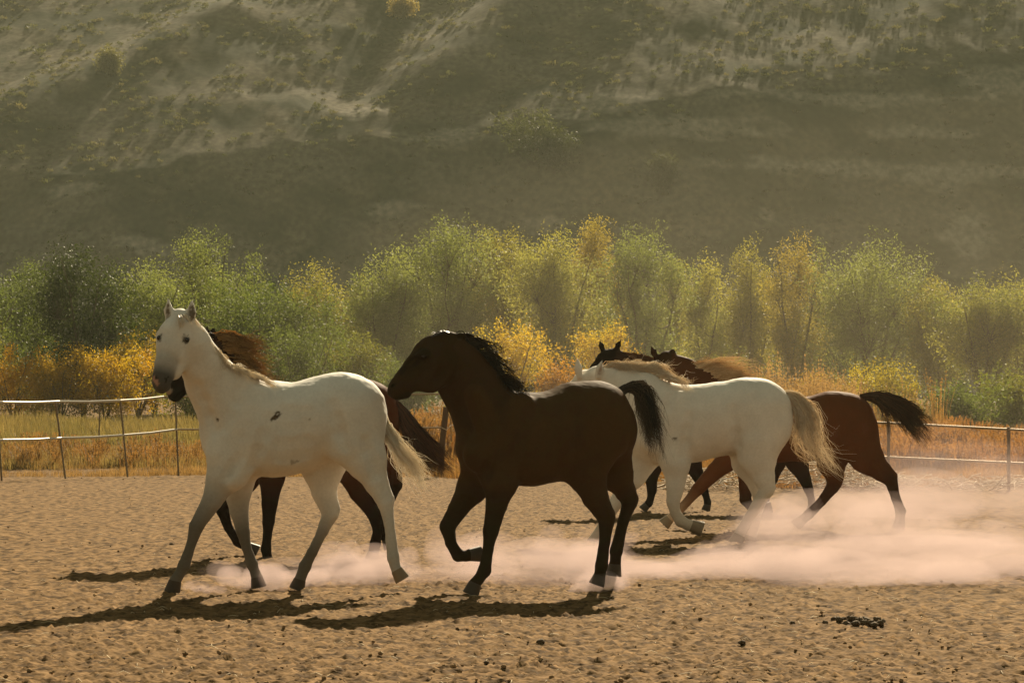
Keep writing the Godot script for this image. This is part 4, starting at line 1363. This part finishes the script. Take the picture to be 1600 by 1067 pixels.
# field: x range (pixels), distance range, count, scale range, colours
func meadow(called: String, label: String, category: String, mesh: Mesh, zones: Array, seed_: int) -> void:
	var r := RandomNumberGenerator.new()
	r.seed = seed_
	var tr := []
	var cl := []
	for z in zones:
		for k in int(z[4]):
			var d := r.randf_range(z[2], z[3])
			var x := r.randf_range(z[0], z[1])
			var p := px(x, 615, d)
			var f := n_field.get_noise_2d(p.x * 3.0, d * 3.0)
			if r.randf() > 0.7 + f * 1.2: continue
			var sc: float = r.randf_range(z[5], z[6]) * (1.0 + f * 0.6)
			tr.append(Transform3D(Basis(Vector3.UP, r.randf() * TAU).scaled(Vector3(sc, sc * r.randf_range(0.8, 1.2), sc)), Vector3(p.x, ground_height(p.x, -d) - 0.02, -d)))
			var a: Color = z[7]
			cl.append(a.lerp(z[8], clampf(r.randf() + f, 0.0, 1.0)))
	var mm := MultiMesh.new()
	mm.transform_format = MultiMesh.TRANSFORM_3D
	mm.use_colors = true
	mm.mesh = mesh
	mm.instance_count = tr.size()
	for k in tr.size():
		mm.set_instance_transform(k, tr[k])
		mm.set_instance_color(k, cl[k])
	var o := MultiMeshInstance3D.new()
	o.name = called
	o.multimesh = mm
	o.material_override = M.dry
	add_child(o, true)
	tag(o, label, category, "", "stuff")

func make_grass() -> void:
	var straw_a := Color(0.24, 0.15, 0.062)
	var straw_b := Color(0.33, 0.22, 0.10)
	var rust_a := Color(0.25, 0.115, 0.035)
	var rust_b := Color(0.33, 0.18, 0.06)
	var green_a := Color(0.16, 0.15, 0.055)
	var green_b := Color(0.25, 0.20, 0.085)
	meadow("green_grass", "pale green grass growing behind the white rails", "grass", tuft(1, 26, 0.25, 0.33, 0.007, 0.5), [[-120, 420, 60, 80, 5200, 0.7, 1.3, green_a, green_b], [420, 1000, 58, 80, 3500, 0.7, 1.3, green_b, straw_a], [1300, 1720, 60, 80, 2500, 0.7, 1.2, green_a, green_b]], 1)
	meadow("dry_grass", "tawny dry grass along the paddock edge", "grass", tuft(2, 24, 0.25, 0.27, 0.006, 0.8), [[-120, 760, 50, 62, 3600, 0.4, 1.0, straw_a, green_b], [600, 1250, 46, 62, 4500, 0.7, 1.5, straw_a, rust_b], [-120, 760, 47.0, 49.0, 1200, 0.25, 0.7, straw_a, straw_b], [1180, 1720, 41.5, 47.0, 1700, 0.4, 1.0, straw_a, rust_b], [900, 1250, 42.5, 47.0, 700, 0.3, 0.8, straw_a, rust_b]], 2)
	meadow("russet_weeds", "tall russet weeds behind the right-hand fence", "weeds", tuft(3, 22, 0.22, 0.62, 0.006, 0.4, true), [[1180, 1720, 46, 64, 3600, 0.45, 0.85, rust_a, rust_b], [620, 900, 50, 62, 1500, 0.7, 1.2, rust_a, straw_a], [-120, 420, 50, 58, 260, 0.4, 0.7, rust_b, straw_a]], 3)
	meadow("golden_reeds", "tall pale golden reeds behind the chestnut horse", "reeds", tuft(4, 16, 0.22, 1.5, 0.007, 0.25, true), [[1185, 1345, 62, 70, 420, 0.6, 0.9, Color(0.28, 0.17, 0.075), Color(0.36, 0.24, 0.11)], [1345, 1480, 60, 68, 80, 0.55, 0.8, Color(0.26, 0.16, 0.05), Color(0.32, 0.20, 0.07)]], 4)
	brush_pile()

func brush_pile() -> void:
	var s := Soup.new()
	var r := RandomNumberGenerator.new()
	r.seed = 77
	for k in 900:
		var x := r.randf_range(1040.0, 1420.0) if k % 3 else r.randf_range(1230.0, 1640.0)
		var d := r.randf_range(39.6, 42.6)
		var p := px(x, 615, d)
		var pile := exp(-pow((x - 1240.0) / 110.0, 2.0))
		p.y = 0.03 + r.randf() * (0.08 + 0.55 * pile)
		var a := r.randf() * TAU
		var dir := Vector3(cos(a), r.randfn() * 0.25, sin(a)).normalized()
		var side := dir.cross(Vector3.UP).normalized()
		var l := r.randf_range(0.15, 0.7)
		var cur := r.randfn() * 0.3 * l
		var pts := []
		for q in 5:
			var t := q / 4.0
			var e := p + dir * l * (t - 0.5) + side * cur * (t - t * t) * 2.0 + Vector3(0, (t - t * t) * r.randf_range(0.0, 0.5) * l, 0)
			e.y = maxf(e.y, 0.015)
			pts.append(e)
		var w := r.randf_range(0.004, 0.011)
		s.tube(pts, [w, w * 0.95, w * 0.9, w * 0.75, w * 0.4], Color(0.50, 0.40, 0.28) * r.randf_range(0.55, 1.2), 4)
	tag(put("brushwood", soup_mesh(s), M.stick), "tangle of bleached dead twigs heaped along the right-hand fence", "brushwood", "", "stuff")

# ---------------------------------------------------------------- fences
func bar(parent: Node3D, called: String, pts: Array, r: float, m: Material, sides := 8) -> void:
	var s := Soup.new()
	var local := []
	var rad := []
	for p in pts:
		local.append(p - parent.position)
		rad.append(r)
	s.tube(local, rad, Color.WHITE, sides)
	put(called, soup_mesh(s), m, parent)

func grounded(x: float, d: float, y := -0.12) -> Vector3:
	var p := px(x, 615, d)
	p.y = y + field_rise(d)
	return p

func make_fences() -> void:
	# white rails on thin leaning steel posts
	var f := base(numbered("rail_fence"), grounded(150, 46.5, 0.0))
	tag(f, "two-rail fence of whitish pipe on thin leaning posts, left side", "fence")
	# top rail and lower rail, span by span: x, row, distance
	var top := [[-150, 629, 43.6], [3, 628.5, 44.6], [92, 627.5, 46.2], [187, 626, 46.8], [255, 620, 47.6], [400, 616, 48], [560, 615, 47.8], [700, 615.5, 47.2]]
	var low := [[-150, 690, 43.6], [3, 687.5, 44.6], [95, 684.5, 46.2], [193, 680, 46.8], [276, 671, 47.6], [400, 669, 48], [560, 668, 47.8], [700, 668, 47.2]]
	for rail in [top, low]:
		for k in rail.size() - 1:
			var a := px(rail[k][0], rail[k][1], rail[k][2])
			var b := px(rail[k + 1][0], rail[k + 1][1], rail[k + 1][2])
			var sag := Vector3(0, -0.012, 0)
			bar(f, "rail", [a, a.lerp(b, 0.5) + sag, b], 0.021 if k < 4 else 0.016, M.pipe if k < 4 else M.rust_pipe)
	for p in [[3, 755, 44.6, -6, 633], [103, 746, 46.2, 86, 629], [200, 745, 46.8, 187, 625], [279, 742, 47.6, 273, 619], [420, 743, 48, 414, 615], [560, 744, 47.8, 556, 614]]:
		var foot_p := grounded(p[0], p[2])
		var head := px(p[3], p[4], p[2])
		bar(f, "post", [foot_p, foot_p.lerp(head, 0.5), head], 0.016, M.rod)
	# short stake behind the rails
	var st := base(numbered("stake"), grounded(155, 52, 0.0))
	tag(st, "thin upright stake standing in the grass behind the white rails", "stake")
	bar(st, "stake_rod", [grounded(153, 52), px(155, 634, 52)], 0.014, M.rod)
	# old timber post with a twist of twine
	var w := base(numbered("timber_post"), grounded(690, 46.9, 0.0))
	tag(w, "old dark timber post seen below the dark horse's head", "post")
	bar(w, "timber", [grounded(688, 46.9), px(691, 690, 46.9), px(697, 636, 46.9)], 0.052, M.wood, 7)
	bar(w, "twine", [px(690, 668, 46.84), px(698, 672, 46.80), px(704, 665, 46.84), px(708, 674, 46.86)], 0.008, M.string, 5)
	bar(w, "wire", [px(697, 640, 46.9), px(704, 655, 46.95), px(705, 690, 46.95)], 0.008, M.rod, 5)
	# rusty pipe fence on the right
	var g := base(numbered("rail_fence"), grounded(1480, 42, 0.0))
	tag(g, "low two-rail fence of weathered pipe before the russet weeds, right side", "fence")
	var rt := [[1240, 655, 47.0], [1389, 661, 44.0], [1577, 671, 40.2], [1760, 681, 37.0]]
	var rl := [[1240, 706, 47.0], [1389, 714.5, 44.0], [1577, 723, 40.2], [1760, 732, 37.0]]
	for rail in [rt, rl]:
		for k in rail.size() - 1:
			bar(g, "rail", [px(rail[k][0], rail[k][1], rail[k][2]), px(rail[k + 1][0], rail[k + 1][1], rail[k + 1][2])], 0.018, M.rust_pipe)
	for p in [[1240, 47.0, 652], [1389, 44.0, 658], [1577, 40.2, 667], [1760, 37.0, 678]]:
		bar(g, "post", [grounded(p[0], p[1]), px(p[0], p[2], p[1])], 0.026, M.rod)

# ---------------------------------------------------------------- small things on the ground
func lump_mesh(seed_: int, rings := 5, seg := 8) -> ArrayMesh:
	var n := noise(seed_, 1.1, 2)
	var v := PackedVector3Array()
	var idx := PackedInt32Array()
	for j in rings + 1:
		var th := PI * j / rings
		for i in seg:
			var a := TAU * i / seg
			var p := Vector3(sin(th) * cos(a), cos(th), sin(th) * sin(a))
			v.append(p * (1.0 + 0.6 * n.get_noise_3dv(p * 1.4)))
	for j in rings:
		for i in seg:
			var a := j * seg + i
			var b := j * seg + (i + 1) % seg
			idx.append_array([a, a + seg, b, b, a + seg, b + seg])
	var nn := PackedVector3Array()
	var c := PackedColorArray()
	for p in v:
		nn.append(p.normalized())
		c.append(Color.WHITE)
	return arrays_mesh(v, nn, c, idx)

func on_ground(x: float, y: float) -> Vector3:
	var d := F * EYE.y / (y - 615.0)
	var p := px(x, 615, d)
	return Vector3(p.x, ground_height(p.x, -d), -d)

func scatter(called: String, label: String, category: String, mesh: Mesh, m: Material, tr: Array, cl: Array) -> void:
	var mm := MultiMesh.new()
	mm.transform_format = MultiMesh.TRANSFORM_3D
	mm.use_colors = true
	mm.mesh = mesh
	mm.instance_count = tr.size()
	for k in tr.size():
		mm.set_instance_transform(k, tr[k])
		mm.set_instance_color(k, cl[k])
	var o := MultiMeshInstance3D.new()
	o.name = called
	o.multimesh = mm
	o.material_override = m
	add_child(o, true)
	tag(o, label, category, "", "stuff")

func make_ground_bits() -> void:
	var r := RandomNumberGenerator.new()
	r.seed = 91
	var tr := []
	var cl := []
	for k in 2000:
		var y := 640.0 + pow(r.randf(), 0.7) * 470.0
		if y < 735.0: continue
		var p := on_ground(r.randf_range(-60, 1660), y)
		var s := 0.003 + 0.009 * pow(r.randf(), 3.0) + (0.009 if r.randf() < 0.006 else 0.0)
		tr.append(Transform3D(Basis.from_euler(Vector3(r.randf() * TAU, r.randf() * TAU, 0)).scaled(Vector3(s, s * 0.8, s) * 1.25), p + Vector3(0, s * 0.35, 0)))
		cl.append(Color(0.22, 0.14, 0.07) * r.randf_range(0.6, 1.2))
	scatter("clods", "small clods of earth strewn over the paddock", "clods", lump_mesh(3, 4, 6), M.clod, tr, cl)
	var s := Soup.new()
	for k in 700:
		var p := on_ground(r.randf_range(-60, 1660), 745.0 + r.randf() * 360.0)
		var a := r.randf() * TAU
		var l := r.randf_range(0.025, 0.11)
		var dir := Vector3(cos(a), r.randfn() * 0.08, sin(a)) * l
		s.tube([p + Vector3(0, 0.006, 0), p + dir * 0.5 + Vector3(0, 0.010 + r.randf() * 0.012, 0), p + dir + Vector3(0, 0.008, 0)], [0.0016, 0.002, 0.0014], Color(0.52, 0.42, 0.26) * r.randf_range(0.6, 1.15), 3)
	tag(put("straw", soup_mesh(s), M.stick), "scattered bits of pale straw on the paddock", "straw", "", "stuff")
	# droppings
	var ball := lump_mesh(8, 7, 10)
	var heap := base(numbered("dung_heap"), on_ground(1342, 975))
	tag(heap, "row of dark horse droppings on the sand at lower right", "droppings")
	for b in [[1289, 968, 5], [1304, 966, 6], [1311, 969, 7], [1318, 964, 6], [1322, 970, 7], [1330, 968, 8], [1337, 972, 7], [1343, 969, 8], [1350, 974, 7], [1354, 969, 8], [1361, 973, 8], [1366, 976, 6], [1370, 970, 7], [1375, 974, 7], [1378, 967, 6], [1348, 966, 6]]:
		var p := on_ground(b[0], b[1] + 4)
		var sz: float = b[2] * 0.82 / F * -p.z
		var o := put("dropping", ball, M.dung, heap, p - heap.position + Vector3(0, sz * 0.6, 0))
		o.basis = Basis.from_euler(Vector3(r.randf() * 6.0, r.randf() * 6.0, 0)).scaled(Vector3(1.15, 0.85, 1.0) * sz)
	for b in [[1238, 975, 6, "single dark dropping left of the row of droppings"], [1159, 1007, 8, "dark clod lying below and left of the row of droppings"], [845, 1006, 9, "dark flat clod in front of the dark horse's shadow"], [760, 1037, 6, "small dark clod near the lower edge, below the dark horse"], [870, 1053, 5, "smallest dark clod by the lower edge, right of the other"], [268, 850, 5, "dark clod on the sand left of the white horse's knee"], [193, 1033, 5, "dark clod near the lower edge at the left"]]:
		var p := on_ground(b[0], b[1])
		var sz: float = b[2] * 0.62 / F * -p.z
		var o := put(numbered("dung_clod"), ball, M.dung, self, p + Vector3(0, sz * 0.5, 0))
		o.basis = Basis.from_euler(Vector3(r.randf(), r.randf() * 6.0, 0)).scaled(Vector3(1.2, 0.75, 1.0) * sz)
		tag(o, b[3], "clod", "single dark clods on the sand")
	# two scraps of faded plastic by the fence
	for b in [[224, 724, 15, "left one of two faded pink plastic scraps beyond the white rails"], [266, 726, 18, "right one of two faded pink plastic scraps beyond the white rails"]]:
		var p := on_ground(b[0], b[1])
		p.y = field_rise(-p.z) + 0.03
		var q := Soup.new()
		var w: float = b[2] / F * -p.z
		var cols := 7
		for i in cols - 1:
			for j in 3:
				var c0 := func(ii: int, jj: int) -> Vector3: return Vector3((ii / float(cols - 1) - 0.5) * w, 0.05 * sin(ii * 1.9 + jj * 1.3) + 0.03 * jj, (jj / 3.0 - 0.5) * 0.35)
				q.tri(c0.call(i, j), c0.call(i + 1, j), c0.call(i, j + 1), Color.WHITE)
				q.tri(c0.call(i + 1, j), c0.call(i + 1, j + 1), c0.call(i, j + 1), Color.WHITE)
		var o := put(numbered("plastic_scrap"), soup_mesh(q), M.litter, self, p + Vector3(0, 0.04, 0))
		tag(o, b[3], "litter", "scraps beyond the rails")

# ---------------------------------------------------------------- dust kicked up by the hooves
func dust(label: String, zones: Array, seed_: int) -> void:
	var r := RandomNumberGenerator.new()
	r.seed = seed_
	var o := base(numbered("dust_cloud"), Vector3.ZERO)
	tag(o, label, "dust", "", "stuff")
	var mats := {}
	# x range, distance range, height of the middle, count, width range, height range, density
	for z in zones:
		for k in int(z[6]):
			var f := FogVolume.new()
			f.name = "puff"
			f.shape = RenderingServer.FOG_VOLUME_SHAPE_ELLIPSOID
			var w: float = r.randf_range(z[7], z[8])
			var hgt: float = r.randf_range(z[9], z[10])
			f.size = Vector3(w, hgt, w * r.randf_range(0.7, 1.3))
			var p := px(r.randf_range(z[0], z[1]), 615, r.randf_range(z[2], z[3]))
			p.y = r.randf_range(z[4], z[5])
			f.position = p
			f.rotation.y = r.randf() * PI
			f.rotation.z = r.randfn() * 0.22
			var dn: float = 1.5 * z[11] * [0.6, 1.0, 1.5][k % 3]
			if not mats.has(dn):
				var m := FogMaterial.new()
				m.albedo = Color(1.0, 0.885, 0.86)
				m.density = dn
				mats[dn] = m
			f.material = mats[dn]
			o.add_child(f, true)

func make_dust() -> void:
	dust("pale pinkish dust rolling low over the ground at the right", [
		[1090, 1700, 20.3, 22.2, 0.0, 0.05, 8, 0.8, 2.0, 0.06, 0.18, 0.3],
		[1150, 1700, 21.5, 25.5, 0.0, 0.08, 8, 1.0, 2.6, 0.10, 0.28, 0.22],
		[1100, 1600, 20.4, 23.0, 0.0, 0.16, 44, 0.18, 0.7, 0.14, 0.38, 0.55],
		[1180, 1700, 22.0, 26.5, 0.03, 0.34, 40, 0.3, 0.9, 0.20, 0.55, 0.3],
		[1270, 1740, 29.4, 34.0, 0.0, 0.24, 24, 0.5, 1.5, 0.24, 0.65, 0.14],
		[1300, 1740, 30.0, 36.0, 0.2, 0.7, 12, 0.9, 2.2, 0.5, 1.0, 0.03],
		[940, 1160, 21.0, 24.0, 0.0, 0.08, 12, 0.3, 1.0, 0.10, 0.28, 0.3]], 1)
	dust("thin dust between the white horse's hooves", [
		[350, 440, 19.9, 20.6, 0.0, 0.14, 16, 0.08, 0.30, 0.08, 0.26, 1.1],
		[440, 520, 19.8, 20.6, 0.0, 0.12, 11, 0.08, 0.28, 0.08, 0.22, 1.1],
		[270, 340, 19.6, 20.2, 0.0, 0.03, 5, 0.10, 0.26, 0.05, 0.10, 0.9],
		[490, 650, 20.2, 22.0, 0.0, 0.16, 26, 0.14, 0.5, 0.10, 0.32, 0.7],
		[420, 720, 20.2, 22.5, 0.0, 0.05, 8, 0.5, 1.2, 0.06, 0.16, 0.15]], 2)
	dust("drifting dust around the dark horse's hooves", [
		[690, 960, 20.4, 23.5, 0.0, 0.24, 28, 0.2, 0.7, 0.14, 0.48, 0.4],
		[860, 990, 19.8, 20.8, 0.0, 0.10, 14, 0.12, 0.4, 0.08, 0.26, 0.8],
		[690, 1000, 20.0, 23.0, 0.0, 0.05, 7, 0.6, 1.4, 0.06, 0.16, 0.22]], 3)
	# fine dust hanging in the air on the right, where the herd has passed
	for z in [[1560, 62.0, 34.0, 12.0, 40.0, 0.0014], [1330, 70.0, 26.0, 8.0, 44.0, 0.0005]]:
		var f := FogVolume.new()
		f.name = numbered("dust_veil")
		f.shape = RenderingServer.FOG_VOLUME_SHAPE_ELLIPSOID
		f.size = Vector3(z[2], z[3], z[4])
		var p := px(z[0], 615, z[1])
		p.y = 2.0
		f.position = p
		var m := FogMaterial.new()
		m.albedo = Color(1.0, 0.93, 0.82)
		m.density = z[5]
		f.material = m
		add_child(f, true)
		tag(f, "denser veil of fine dust hanging at the right edge" if z[0] > 1500 else "thin veil of fine dust before the trees right of the middle", "dust", "", "stuff")
